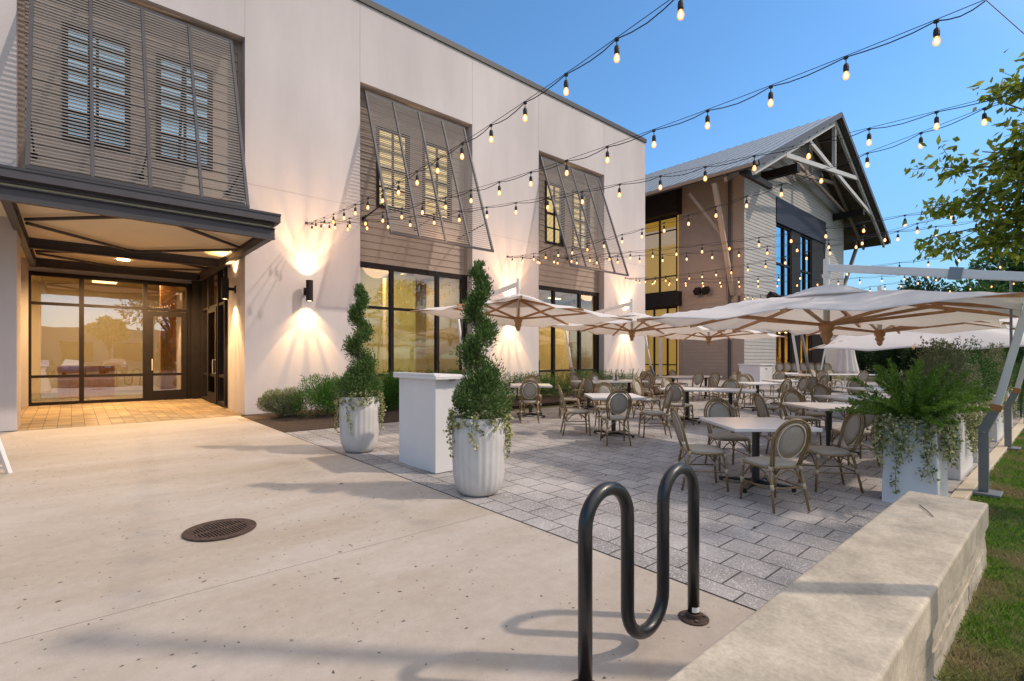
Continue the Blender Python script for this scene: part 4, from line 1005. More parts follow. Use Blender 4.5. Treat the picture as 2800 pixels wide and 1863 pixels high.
parasol(16.4, 2.5, 2.22, .80, -1, .20, 'bluish white parasol tilted towards the camera with drooping scalloped edges', hw=2.0, hd=2.1, rise=.40, tilty=-.0)
parasol(7.5, 8.30, 2.55, 10.25, 1, -.075, 'off-white parasol behind the spiral topiary near the stucco wall')
parasol(11.8, 8.30, 2.42, 10.45, 1, -.05, 'second off-white parasol along the wall, its boom rising behind the canopy')
parasol(16.2, 8.30, 2.36, 10.45, 1, -.05, 'third off-white parasol along the wall, in front of the taupe side wall')
# two folded-arm masts and the closed parasol at the far corner
def closed_parasol():
    t = empty('closed_parasol', (27.0, 7.2, gz(7.2))); tag(t, 'closed beige parasol hanging in folds beside the corner of the gabled building', 'parasol')
    mb = MB(); k = 40; prof = [(.10, 2.95), (.17, 2.5), (.26, 1.9), (.34, 1.3), (.42, .85), (.46, .62)]
    vs_ = []; fs = []
    for r_, z in prof:
        for i in range(k): a = 2 * math.pi * i / k; rr = r_ * (1 + .22 * math.cos(a * 9) + .06 * math.sin(a * 4)); vs_.append((rr * math.cos(a), rr * math.sin(a), z + (.10 * math.cos(a * 4.5) if z < .8 else 0)))
    for j in range(len(prof) - 1):
        for i in range(k): fs.append((j * k + i, j * k + (i + 1) % k, (j + 1) * k + (i + 1) % k, (j + 1) * k + i))
    mb.add(vs_, fs); o = mb.build('folded_canopy', M['fabric'], t, smooth=True); sd = o.modifiers.new('s', 'SOLIDIFY'); sd.thickness = .01
    mb = MB(); mb.tube([(0, 0, 0), (0, 0, 3.2)], .035, 10); mb.lathe([(.35, 0), (.35, .07)], 16); mb.build('pole', M['mast'], t)
    mb = MB(); mb.tube([(-.8, .9, 0), (-.5, .6, 2.2), (-.15, .1, 3.2)], .04, 8); mb.build('arm', M['mast'], t)
closed_parasol()
def bare_mast(x, y, lx, m_, label):
    t = empty('parasol_mast', (x, y, gz(y))); tag(t, label, 'parasol mast', 'leaning masts by the gable wall')
    mb = MB(); mb.beam((0, 0, .05), (lx, .25, 3.0), .08, .12, up=(1, 0, 0)); mb.build('mast', M[m_], t)
    mb = MB(); mb.beam((lx, .25, 3.0), (lx + 1.6, -1.7, 3.25), .07, .10); mb.build('boom', M['mast'], t)
    mb = MB(); mb.box(-.16, .16, -.16, .16, 0, .05); mb.build('base', M['mast_grey'], t)
bare_mast(25.6, 8.6, -.55, 'mast', 'pale leaning parasol mast in front of the grey gable wall')
bare_mast(26.1, 8.3, -.85, 'mast_grey', 'dark leaning parasol mast in front of the grey gable wall')

# ================================================================== PLANTERS, PODIUM, TOPIARY
def ivy(fol, stems, top, rngs, n=10, spread=.3, length=(.15, .5), dens=55, radial=None):
    for k in range(n):
        a = rngs.uniform(0, 2 * math.pi) if radial is None else radial[k % len(radial)] + rngs.uniform(-.25, .25)
        r0 = spread; L_ = rngs.uniform(*length); pts = []
        for q in range(9):
            f_ = q / 8; r_ = r0 * (1 + .10 * min(1, f_ * 3)) + .015 * math.sin(f_ * 7 + a * 3)
            aa = a + .12 * math.sin(f_ * 5 + k); pts.append((top[0] + r_ * math.cos(aa), top[1] + r_ * math.sin(aa), top[2] + .05 - L_ * f_ ** 1.2 + .03 * math.sin(f_ * 9)))
        stems.tube(pts, .0025, 4)
        m_ = int(dens * L_ / .4); idx = rngs.uniform(0, 8, m_); ii = idx.astype(int); fr = (idx - ii)[:, None]
        Pn = np.array(pts); Q = Pn[ii] * (1 - fr) + Pn[np.minimum(ii + 1, 8)] * fr + rngs.normal(size=(m_, 3)) * .016
        fol.put(Q, rngs.normal(size=(m_, 3)) + np.array([0, 0, -.2]), .034, .030)
def fluted_pot(x, y, label, seed, H=.83):
    g = gz(y) + .006; t = empty('fluted_planter', (x, y, g)); tag(t, label, 'planter', 'fluted stone planters with topiaries')
    prof = [(.175, 0), (.205, .012), (.235, .05), (.262, .12), (.278, .22), (.285, .40), (.290, .62), (.292, H)]
    n = 96; vs_ = []; fs = []
    for r_, z in prof:
        for i in range(n):
            a = 2 * math.pi * i / n; fl = .011 * abs(math.sin(a * 12)) ** .6 - .008; k = min(1, z / .1) * (1 if z < H else .3)
            rr = r_ + fl * k; vs_.append((rr * math.cos(a), rr * math.sin(a), z))
    for i in range(n): a = 2 * math.pi * i / n; vs_.append((.262 * math.cos(a), .262 * math.sin(a), H))
    for i in range(n): a = 2 * math.pi * i / n; vs_.append((.255 * math.cos(a), .255 * math.sin(a), H - .06))
    m_ = len(prof) + 2
    for j in range(m_ - 1):
        for i in range(n): fs.append((j * n + i, j * n + (i + 1) % n, (j + 1) * n + (i + 1) % n, (j + 1) * n + i))
    fs.append(tuple(range(n))[::-1]); mb = MB(); mb.add(vs_, fs); mb.build('pot', M['pot'], t, smooth=True)
    mb = MB(); mb.lathe([(.25, H - .08), (.25, H - .05)], 24); mb.build('soil', M['soil'], t)
    # spiral topiary, a thing of its own in the pot
    s = empty('spiral_topiary', (x, y, g + H - .05)); tag(s, label.replace('fluted white stone planter', 'dark green spiral-clipped juniper growing'), 'topiary', 'spiral topiaries')
    F = Foliage(seed); rg = np.random.default_rng(seed); T = 1.63
    F.blob((0, 0, .20), (.39, .39, .27), 5600, .035, .016, .35, .5)
    F.blob((.03, -.02, .42), (.24, .24, .17), 2400, .035, .016, .3, .5)
    turns = 2.5; n_ = 10500; u = rg.random(n_) ** .9; z = .42 + (T - .42) * u
    a = 2 * math.pi * turns * u + seed; rad = .17 * (1 - u * .75); c = np.stack([np.cos(a) * rad * .8, np.sin(a) * rad * .8, z], 1)
    d = rg.normal(size=(n_, 3)); d /= np.linalg.norm(d, axis=1, keepdims=True); tr = (.165 * (1 - .60 * u) + .015)[:, None] * (.25 + .85 * rg.random((n_, 1)) ** .6)
    lump = (.72 + .30 * np.sin(z * 23 + a * 3) + .22 * np.sin(z * 51 + d[:, 0] * 6) + .16 * np.sin(d[:, 1] * 9 + z * 31))[:, None]
    Pp = c + d * tr * lump * np.array([1, 1, .8]); Dd = d + np.array([0, 0, .9]) + rg.normal(size=(n_, 3)) * .35
    F.put(Pp, Dd, .042, .015)
    u = rg.random(500); F.put(np.stack([rg.normal(size=500) * .03, rg.normal(size=500) * .03, T - .08 + u * .18], 1), np.tile([0, 0, 1.], (500, 1)) + rg.normal(size=(500, 3)) * .3, .04, .014)
    F.obj('foliage', M['juniper'], s)
    mb = MB(); mb.tube([(0, 0, 0), (.02, .01, .5), (-.02, .02, 1.1), (0, 0, T - .05)], [.028, .022, .016, .008], 8); mb.build('trunk', M['bark'], s)
    v = empty('trailing_ivy', (x, y, g + H)); tag(v, label.replace('fluted white stone planter', 'variegated ivy'), 'ivy', 'ivy trailing from the fluted planters')
    F = Foliage(seed + 5); st = MB(); rg = np.random.default_rng(seed + 2)
    ivy(F, st, (0, 0, 0), rg, 30, .285, (.08, .26), 60)
    ivy(F, st, (0, 0, 0), rg, 6, .30, (.35, .62), 60, radial=[-.6, -.75, -2.2, 2.9])
    F.obj('leaves', M['ivy'], v); st.build('stem', M['stem'], v)
fluted_pot(3.34, 4.34, 'fluted white stone planter at the slab edge, the larger one right of the podium', 11)
fluted_pot(3.28, 7.22, 'fluted white stone planter at the slab edge, the farther one left of the podium', 23)
# host podium
t = empty('host_podium', (3.4, 5.3, gz(5.7) + .004)); tag(t, 'tall white box podium standing between the two fluted planters', 'podium')
mb = MB(); mb.box(0, .56, 0, .92, 0, 1.17); mb.build('cabinet', M['whitebox'], t, bevel=.004)
mb = MB(); mb.box(-.05, .66, -.09, 1.0, 1.173, 1.215); mb.box(-.05, .04, -.05, 1.0, 1.216, 1.245); mb.build('top', M['whitebox'], t, bevel=.004)
mb = MB(); mb.lathe([(.045, 0), (.045, .012)], 16, (.22, -.045, 1.158)); mb.build('cable_cap', M['steel'], t)
# white service cabinet at the gable wall
t = empty('service_cabinet', (24.4, 10.2, gz(10.2) + .006), R(-8)); tag(t, 'white service cabinet standing against the corner of the gabled building', 'cabinet')
mb = MB(); mb.box(-.1, .95, -.3, .75, 0, .98); mb.build('body', M['whitebox'], t, bevel=.01)
mb = MB(); mb.box(-.14, 1.0, -.35, .8, .983, 1.03); mb.build('top', M['whitebox'], t); mb = MB(); mb.box(.33, .53, -.306, -.301, .78, .82); mb.build('vent_plate', M['steel'], t)

# fern planters along the lawn
def frond(F, base, az, lean, L_, rg, pr=.032):
    pts = []; p = np.array(base, float); th = lean
    for q in range(14):
        pts.append(p.copy()); th2 = th + .05 * q * lean; d = np.array([math.cos(az) * math.sin(th2), math.sin(az) * math.sin(th2), math.cos(th2)]); p = p + d * L_ / 13
    pts = np.array(pts); m_ = 520; u = rg.random(m_) * 12.99; i = u.astype(int); f_ = (u - i)[:, None]
    Q = pts[i] * (1 - f_) + pts[i + 1] * f_; dr = pts[i + 1] - pts[i]; dr /= np.linalg.norm(dr, axis=1, keepdims=True)
    k = rg.normal(size=(m_, 3)); k -= (k * dr).sum(1, keepdims=True) * dr; k /= np.linalg.norm(k, axis=1, keepdims=True)
    w_ = (np.sin(np.minimum(1, (u / 13)) * math.pi * .95 + .12) ** .7)[:, None] * pr
    F.put(Q + k * w_ * rg.random((m_, 1)) * .8, k * .8 + dr * .9, .036, .010, .1)
def fern_plant(x, y, z, seed, label, n=34, L_=.55, cat='fern', squash=1.0):
    t = empty('foxtail_fern', (x, y, z)); tag(t, label, cat); F = Foliage(seed); rg = np.random.default_rng(seed)
    for k in range(n):
        frond(F, (rg.uniform(-.14, .14), rg.uniform(-.12, .12), -.02), rg.uniform(0, 6.283), rg.uniform(.12, 1.15) ** 1.0, L_ * rg.uniform(.7, 1.15), rg)
    F.obj('fronds', M['fern'], t); return t
def box_planter(x0, x1, y0, y1, H, label, taper=.03):
    g = gz(y0) + .006; t = empty('box_planter', ((x0 + x1) / 2, (y0 + y1) / 2, g)); tag(t, label, 'planter', 'white box planters along the lawn')
    hx, hy = (x1 - x0) / 2, (y1 - y0) / 2; mb = MB(); k = taper
    mb.hexa([(-hx, -hy, 0), (hx, -hy, 0), (hx, hy, 0), (-hx, hy, 0), (-hx + k, -hy + k, H), (hx - k, -hy + k, H), (hx - k, hy - k, H), (-hx + k, hy - k, H)])
    mb.build('box', M['whitebox'], t, bevel=.008)
    mb = MB(); mb.box(-hx + .06, hx - .06, -hy + .06, hy - .06, H + .001, H + .012); mb.build('soil', M['soil'], t)
    return g + H
def box_ivy(x, y, z, hx, hy, seed, label, long_=.5, n=46):
    v = empty('trailing_ivy', (x, y, z)); tag(v, label, 'ivy', 'ivy trailing from the box planters'); F = Foliage(seed); st = MB(); rg = np.random.default_rng(seed)
    per = []
    for k in range(n):
        s_ = rg.integers(0, 4); q = rg.uniform(-1, 1)
        bx, by, nx_, ny_ = [(q * hx, -hy, 0, -1), (q * hx, hy, 0, 1), (-hx, q * hy, -1, 0), (hx, q * hy, 1, 0)][s_]
        L_ = rg.uniform(.12, long_) * (1.5 if k % 7 == 0 else 1); pts = []
        for i in range(9):
            f_ = i / 8; o_ = .02 + .07 * min(1, f_ * 2.5) + .015 * math.sin(6 * f_ + k)
            pts.append((bx + nx_ * o_ + .05 * math.sin(4 * f_ + k) * abs(ny_), by + ny_ * o_ + .05 * math.sin(4 * f_ + k) * abs(nx_), .05 - L_ * f_ ** 1.2))
        st.tube(pts, .0025, 4); Pn = np.array(pts); m_ = int(160 * L_); u = rg.uniform(0, 7.99, m_); ii = u.astype(int); fr = (u - ii)[:, None]
        F.put(Pn[ii] * (1 - fr) + Pn[ii + 1] * fr + rg.normal(size=(m_, 3)) * .02, rg.normal(size=(m_, 3)), .036, .032)
    F.obj('leaves', M['ivy'], v); st.build('stem', M['stem'], v)
zt = box_planter(6.50, 7.08, .93, 1.40, .86, 'white box planter at the end of the stone seat wall, overflowing with ivy', .02)
box_ivy(6.79, 1.165, zt, .25, .20, 31, 'variegated ivy hanging down the white box planter by the seat wall', .55, 70)
fern_plant(6.79, 1.17, zt, 41, 'bright green foxtail fern bursting from the white box planter by the seat wall', 64, .66)
def bush(x, y, z, r, n, m_, label, seed, L_=.03, W_=.014, name='shrub', group=None, blobs=4, cat='shrub', up=.5, stem=True):
    t = empty(name, (x, y, z)); tag(t, label, cat, group); F = Foliage(seed); rg = np.random.default_rng(seed)
    for k in range(blobs):
        c = (rg.uniform(-.5, .5) * r[0], rg.uniform(-.5, .5) * r[1], r[2] * rg.uniform(.45, 1.0)); F.blob(c, (r[0] * .72, r[1] * .72, r[2] * .62), n // blobs, L_, W_, .35, up)
    for k in range(8):
        a = rg.uniform(0, 6.28); q = rg.uniform(.2, .8); u = np.linspace(0, 1, 40); bx = math.cos(a) * r[0] * q; by = math.sin(a) * r[1] * q
        F.put(np.stack([bx * (1 + .3 * u), by * (1 + .3 * u), r[2] * (1.0 + .55 * u)], 1), rg.normal(size=(40, 3)) + [0, 0, .6], L_ * 1.1, W_ * 1.2)
    F.obj('foliage', m_, t)
    if stem: mb = MB(); mb.tube([(0, 0, -.02), (.02, 0, r[2] * .8)], .02, 6); mb.build('stem', M['bark'], t)
    return t
for i, (xa, lb) in enumerate(((8.35, 'second'), (9.95, 'third'), (12.6, 'fourth'), (14.6, 'fifth'))):
    zt = box_planter(xa, xa + 1.1, .98, 1.42, .84, f'long white planter box, {lb} from the seat wall along the lawn', .01)
    box_ivy(xa + .55, 1.2, zt, .53, .20, 61 + i, f'ivy spilling over the {lb} planter box from the seat wall', .6, 60 if i < 2 else 24)
    bush(xa + .55, 1.2, zt, (.66, .36, .62), 9500 if i < 2 else 5200, M['shrub'] if i % 2 else M['pale_shrub'], f'loose green shrub in the {lb} planter box from the seat wall', 71 + i, .035, .014, name='planter_shrub', blobs=6)
for i, (x, y, rx, rz) in enumerate(((18.5, 1.0, 1.3, 1.2), (21.5, .8, 1.6, 1.4), (25, .6, 1.9, 1.6), (29.5, .4, 2.3, 1.9))):
    bush(x, y, gz(y), (rx, .9, rz * .75), 6500, M['shrub'] if i % 2 == 0 else M['dark_leaf'], ['tall loose shrub beyond the planter row', 'second shrub beyond the planter row, under the tilted parasol', 'broad dark shrub past the far tables', 'largest dark shrub at the far end of the lawn edge'][i], 100 + i, .07, .03, name='garden_shrub', blobs=7)

# foundation planting
hp = [(3.50, 11.45, .46, .40, 'pale_shrub', 'silvery low shrub at the foot of the white pier'), (4.15, 10.75, .66, .60, 'bed_green', 'bright feathery shrub left of the farther topiary'),
      (4.95, 10.7, .66, .62, 'bed_green', 'bright feathery shrub directly behind the farther topiary'), (5.75, 11.0, .62, .66, 'bed_green', 'dark green shrub behind the podium'), (6.8, 11.2, .62, .62, 'shrub', 'dark green shrub under the first storefront window'),
      (7.8, 11.3, .6, .62, 'shrub', 'second dark green shrub under the first storefront window')]
for i, (x, y, r_, h, m_, lb) in enumerate(hp): bush(x, y, gz(y) + .03, (r_, r_ * .8, h), 14000, M[m_], lb, 130 + i, .06, .012, name='bed_shrub', blobs=6, up=.9)
for i in range(7):
    bush(9.0 + i * 1.12, 11.25, gz(11.2) + .03, (.72, .75, .55), 5200, M['shrub'], ['clipped hedge plant beside the first parasol mast', 'hedge plant behind the table nearest the hedge', 'hedge plant left of the second storefront window', 'hedge plant under the left pane of the second storefront', 'hedge plant under the middle of the second storefront', 'hedge plant under the right pane of the second storefront', 'last hedge plant before the final white pier'][i], 150 + i, .04, .016, name='hedge_plant', group='clipped hedge plants along the wall', blobs=6)
# condiments
t = empty('condiment_caddy', (11.3, 8.5, gz(8.5) + .756)); tag(t, 'condiment bottles standing on the long hedge table', 'condiments')
for k, (dx, m_, h) in enumerate(((-.05, 'glass', .14), (.03, 'car_red', .20), (.10, 'white_plastic', .12))):
    mb = MB(); mb.lathe([(.03, 0), (.032, h * .6), (.012, h * .8), (.012, h)], 12, (dx, 0, 0)); mb.build('bottle', M['white_plastic'] if m_ == 'glass' else M[m_], t, smooth=True)
t = empty('napkin_holder', (10.75, 8.75, gz(8.7) + .756), .5); tag(t, 'small grey napkin holder on the long hedge table', 'napkin holder')
mb = MB(); mb.box(-.08, .08, -.04, .04, 0, .015); mb.box(-.08, .08, -.04, -.034, .015, .09); mb.box(-.08, .08, .034, .04, .015, .09); mb.build('holder', M['mast'], t); mb = MB(); mb.box(-.07, .07, -.03, .03, .016, .10); mb.build('napkins', M['white_plastic'], t)

# ================================================================== SEAT WALL, BIKE RACK, DRAIN, SIGN
t = empty('stone_seat_wall', (2, .7, 0)); tag(t, 'long low wall of rounded cast stone blocks running from the camera to the white planter', 'seat wall')
rnd = random.Random(5)
def blockrow(x0, x1, z0, z1, name, ins):
    mb = MB(); nx, nz = max(4, int((x1 - x0) / .06)), 5
    # rough outer face on -Y, smooth rest
    def yo(i, k): return .462 + ins + (rnd.uniform(0, .008))
    front = [[(x0 + (x1 - x0) * i / nx, yo(i, k), z0 + (z1 - z0) * k / nz) for i in range(nx + 1)] for k in range(nz + 1)]
    vs_ = [p for r_ in front for p in r_]; fs = [(k * (nx + 1) + i, k * (nx + 1) + i + 1, (k + 1) * (nx + 1) + i + 1, (k + 1) * (nx + 1) + i) for k in range(nz) for i in range(nx)]
    b0 = len(vs_); vs_ += [(x0, .94, z0), (x1, .94, z0), (x0, .94, z1), (x1, .94, z1)]
    fs += [(b0, b0 + 2, b0 + 3, b0 + 1), tuple([nz * (nx + 1) + i for i in range(nx + 1)] + [b0 + 3, b0 + 2]), tuple([i for i in range(nx + 1)][::-1] + [b0, b0 + 1]),
           tuple([k * (nx + 1) for k in range(nz + 1)][::-1] + [b0, b0 + 2][:1] + [b0 + 2]), tuple([k * (nx + 1) + nx for k in range(nz + 1)] + [b0 + 3, b0 + 1])]
    mb.add(vs_, fs)
    o = mb.build(name, M['bench'], t); o.location = (-2, -.7, 0); return o
xs = [-2.0, 5.24]
for a, b in zip(xs[:-1], xs[1:]):
    mb = MB(); mb.box(a + .004, b - .002, .455, .945, .275, .46); o = mb.build('capstone', M['bench'], t, bevel=.018); o.location = (-2, -.7, 0); o.modifiers['bevel'].segments = 4
xs2 = [-2.0, -.4, 1.5, 3.6, 5.22]
for a, b in zip(xs2[:-1], xs2[1:]): blockrow(a + .004, b - .004, .135, .272, 'base_block', .006)
for a, b in zip([-2.0, .6, 2.4, 4.3], [.6, 2.4, 4.3, 5.22]): blockrow(a + .004, b - .004, -.04, .131, 'base_block', .0)
# bike rack: one bent pipe, two humps and a valley
RY = 1.50; LX = [2.745, 2.42, 2.095, 1.77]; rr = .1625; zt_, zb_ = .905 - rr, .105 + rr
t = empty('bike_rack', (2.26, RY, gz(RY) + .004)); tag(t, 'black glossy bent pipe bike rack standing on the concrete slab in the foreground', 'bike rack')
pts = [(LX[0], 0, .0)]
def arc(cx, cz_, a0, a1): return [(cx + rr * math.cos(R(a0 + (a1 - a0) * i / 14)), 0, cz_ + rr * math.sin(R(a0 + (a1 - a0) * i / 14))) for i in range(15)]
pts += arc((LX[0] + LX[1]) / 2, zt_, 0, 180) + arc((LX[1] + LX[2]) / 2, zb_, 0, -180) + arc((LX[2] + LX[3]) / 2, zt_, 0, 180) + [(LX[3], 0, 0)]
mb = MB(); mb.tube([(p[0] - 2.26, 0, p[2]) for p in pts], .0335, 20); mb.build('pipe', M['rack'], t, smooth=True)
for x in (LX[0], LX[3]):
    mb = MB(); mb.lathe([(.086, 0), (.088, .006), (.08, .011), (.045, .013), (.042, .035), (.038, .038)], 28, (x - 2.26, 0, 0))
    bpt = mb.build('base_plate', M['rust'], t)
    for k in range(4): a = R(45 + 90 * k); m2 = MB(); m2.lathe([(.011, 0), (.011, .009)], 6, (x - 2.26 + .064 * math.cos(a), .064 * math.sin(a), .0115)); m2.build('bolt', M['base_metal'], bpt)
mb = MB()
for j in range(7):
    a0 = R(-165 + j * 12); a1 = R(-165 + (j + 1) * 12); q = lambda a, z: (LX[0] - 2.26 + .0340 * math.cos(a), .0340 * math.sin(a), z)
    mb.add([q(a0, .048), q(a1, .048), q(a1, .078), q(a0, .078)], [(0, 1, 2, 3)])
mb.build('sticker', M['sticker'], t)
# storm drain
t = empty('storm_drain', (.95, 4.83, gz(4.83) + .006)); tag(t, 'round rusty cast iron drain grate set in the concrete slab', 'drain grate')
mb = MB(); mb.lathe([(.20, .001), (.275, .001), (.275, .010), (.262, .013), (.205, .011), (.20, .008), (.20, .001)], 48, cap=False); mb.build('frame_ring', M['rust'], t)
mb = MB(); mb.lathe([(.204, -.002), (.204, .0)], 40); mb.build('pit', M['dark_glass'], t)
mb = MB(); mb.beam((-.20, 0, .006), (.20, 0, .006), .026, .010)
for k in range(-8, 9):
    x = k * .0235; hh = math.sqrt(max(0, .204 ** 2 - x * x))
    for s_ in (-1, 1): mb.beam((x, s_ * .0135, .0055), (x, s_ * hh, .0055), .0125, .009)
o = mb.build('grate', M['rust'], t); o.rotation_euler = (0, 0, R(8))
# A-frame sign foot at the left edge
t = empty('sandwich_board', (-0.79, 8.3, gz(8.3) + .004), R(-49)); tag(t, 'white A-frame sign board cut by the left edge of the picture', 'sign board')
for s_ in (-1, 1):
    for sx in (-.62, 0):
        mb = MB(); mb.beam((sx - .02, s_ * .32, 0), (sx - .02, s_ * .02, 1.0), .045, .05, up=(1, 0, 0)); mb.build('leg', M['white_plastic'], t, bevel=.004)
    mb = MB(); mb.hexa([(-.60, s_ * .29, .12), (-.045, s_ * .29, .12), (-.045, s_ * .27, .12), (-.60, s_ * .27, .12), (-.60, s_ * .045, .95), (-.045, s_ * .045, .95), (-.045, s_ * .025, .95), (-.60, s_ * .025, .95)]); mb.build('panel', M['white_plastic'], t)
    mb = MB(); mb.beam((-.60, s_ * .30, .07), (-.045, s_ * .30, .07), .03, .03); mb.build('rail', M['white_plastic'], t)

# ================================================================== STRING LIGHTS
SP = .645
for x, y_, z_, en_ in ((4.3, 11.2, 4.55, 60), (10.8, 11.2, 4.55, 60), (17.2, 11.2, 4.55, 60), (24.5, 11.0, 6.2, 150), (25.0, 14.8, 6.0, 110), (7.4, 10.6, 4.6, 40), (14, 10.6, 4.6, 40)):
    l = bpy.data.lights.new('festoon_glow', 'POINT'); l.energy = en_; l.color = (1, .55, .26); l.shadow_soft_size = .5
    o = bpy.data.objects.new('festoon_glow', l); col.objects.link(o); o.location = (x, y_, z_)
def string_light(A, B, first, label, sag=.34, seed=0, guy=None):
    """A: wall anchor; B: far end; bulbs every SP metres starting `first` metres from B"""
    A = Vector(A); B = Vector(B); D = A - B; Hh = Vector((D.x, D.y, 0)).length
    t = empty('string_light', A); tag(t, label, 'string lights', 'festoon strings over the patio')
    rnd = random.Random(seed); zf = lambda f_: B.z + (A.z - B.z) * f_ - 4 * sag * f_ * (1 - f_)
    pos = lambda f_: Vector((B.x + D.x * f_, B.y + D.y * f_, zf(f_))) - A
    n = max(6, int(Hh / SP)); fs = [0] + [(first + SP * i) / Hh for i in range(n + 1) if (first + SP * i) / Hh < .985] + [1]
    mb = MB(); pw = []
    mb.tube([pos(i / 40) for i in range(41)], .0035, 5); mb.build('wire', M['cable'], t)
    mb = MB(); pp = []
    for a, b in zip(fs[:-1], fs[1:]):
        for k in range(4): f_ = a + (b - a) * k / 4; p = pos(f_); p.z -= .012 + (.035 + .012 * math.sin(f_ * 37 + seed)) * math.sin(math.pi * k / 4); pp.append(p)
    pp.append(pos(1)); mb.tube(pp, .0055, 5); mb.build('cord', M['cable'], t)
    for f_ in fs[1:-1]:
        p = pos(f_); p.z -= .012; tw = rnd.uniform(-.006, .006)
        mb = MB(); mb.lathe([(.020, .006), (.020, -.014)], 8, tuple(p)); mb.tube([p, p + Vector((tw, 0, -.065))], .0045, 5); mb.lathe([(.008, -.055), (.020, -.066), (.024, -.09), (.024, -.122), (.019, -.134)], 10, (p.x + tw, p.y, p.z)); sk = mb.build('socket', M['cable'], t)
        mb = MB(); mb.lathe([(.006, -.13), (.010, -.145), (.017, -.165), (.018, -.178), (.012, -.192), (.003, -.198)], 10, (p.x + tw, p.y, p.z)); mb.cur = 1
        mb.lathe([(.013, -.128), (.017, -.140), (.026, -.162), (.0275, -.180), (.020, -.200), (.005, -.209)], 12, (p.x + tw, p.y, p.z), cap=False); mb.build('bulb', None, sk, smooth=True, mats=[M['bulb'], M['halo']])
    if guy: mb = MB(); mb.tube([pos(0), Vector(guy) - A], .0035, 5); mb.build('guy_wire', M['cable'], t)
    return t
A1 = (4.30, YW - .02, 4.84); A2 = (10.78, YW - .02, 4.88); A3 = (17.27, YW - .02, 4.86)
string_light(A1, (3.42, .10, 4.55), .02, 'uppermost string of lit bulbs, running from the first wall anchor out of the top', seed=1)
string_light(A1, (5.52, .50, 4.45), .30, 'string of lit bulbs from the first wall anchor to the top right corner', seed=2, guy=(5.9, -.35, 3.1))
string_light(A1, (7.85, .28, 4.52), .86, 'string of lit bulbs from the first wall anchor crossing in front of the gable roof', seed=3)
string_light(A2, (8.32, .30, 4.68), .48, 'string of lit bulbs from the middle wall anchor ending by the upper tree leaves', seed=4)
string_light(A2, (12.0, .55, 4.32), .35, 'string of lit bulbs from the middle wall anchor passing below the white truss', sag=.28, seed=5)
string_light(A2, (14.3, .6, 4.45), .2, 'string of lit bulbs from the middle wall anchor reaching the right parasols', sag=.30, seed=6)
string_light(A3, (12.4, .55, 4.45), .5, 'string of lit bulbs from the last wall anchor slanting back towards the nearest parasol', sag=.36, seed=7)
string_light(A3, (18.4, .6, 4.5), .3, 'string of lit bulbs from the last wall anchor running straight across the patio', sag=.34, seed=8)
string_light(A3, (23.0, .8, 4.7), .3, 'string of lit bulbs from the last wall anchor to the far lawn trees', sag=.4, seed=9)
string_light((27.9, 12.4, 5.0), (21.0, .8, 4.6), .3, 'string of lit bulbs from the gable corner towards the lawn, the nearer one', sag=.4, seed=10)
string_light((27.9, 12.45, 5.1), (28.5, .8, 4.8), .3, 'string of lit bulbs from the gable corner towards the lawn, the farther one', sag=.4, seed=11)
for i, (x, z) in enumerate(((A1[0], 4.84), (A2[0], 4.88), (A3[0], 4.86))):
    t = empty('wall_anchor', (x, YW, z)); tag(t, ['first', 'middle', 'last'][i] + ' wall anchor hook of the string lights on the stucco, counted from the entrance canopy', 'anchor', 'string light anchors')
    mb = MB(); mb.box(-.03, .03, -.015, 0, -.03, .03); mb.build('plate', M['steel'], t); mb = MB(); mb.tube([(0, -.015, 0), (0, -.06, 0), (0, -.06, .02)], .006, 6); mb.build('hook', M['steel'], t)
# pole that carries the first string; it stands beside the seat wall
t = empty('light_pole', (3.47, .06, gz(.06))); tag(t, 'tall string light pole on the lawn beside the seat wall', 'pole')
mb = MB(); mb.tube([(0, 0, 0), (0, 0, 4.65)], .065, 14); mb.build('pole', M['bronze'], t); mb = MB(); mb.box(-.12, .12, -.12, .12, 0, .02); mb.lathe([(.10, 4.65), (.10, 4.80), (.04, 4.86)], 12); mb.build('cap_and_base', M['bronze'], t)

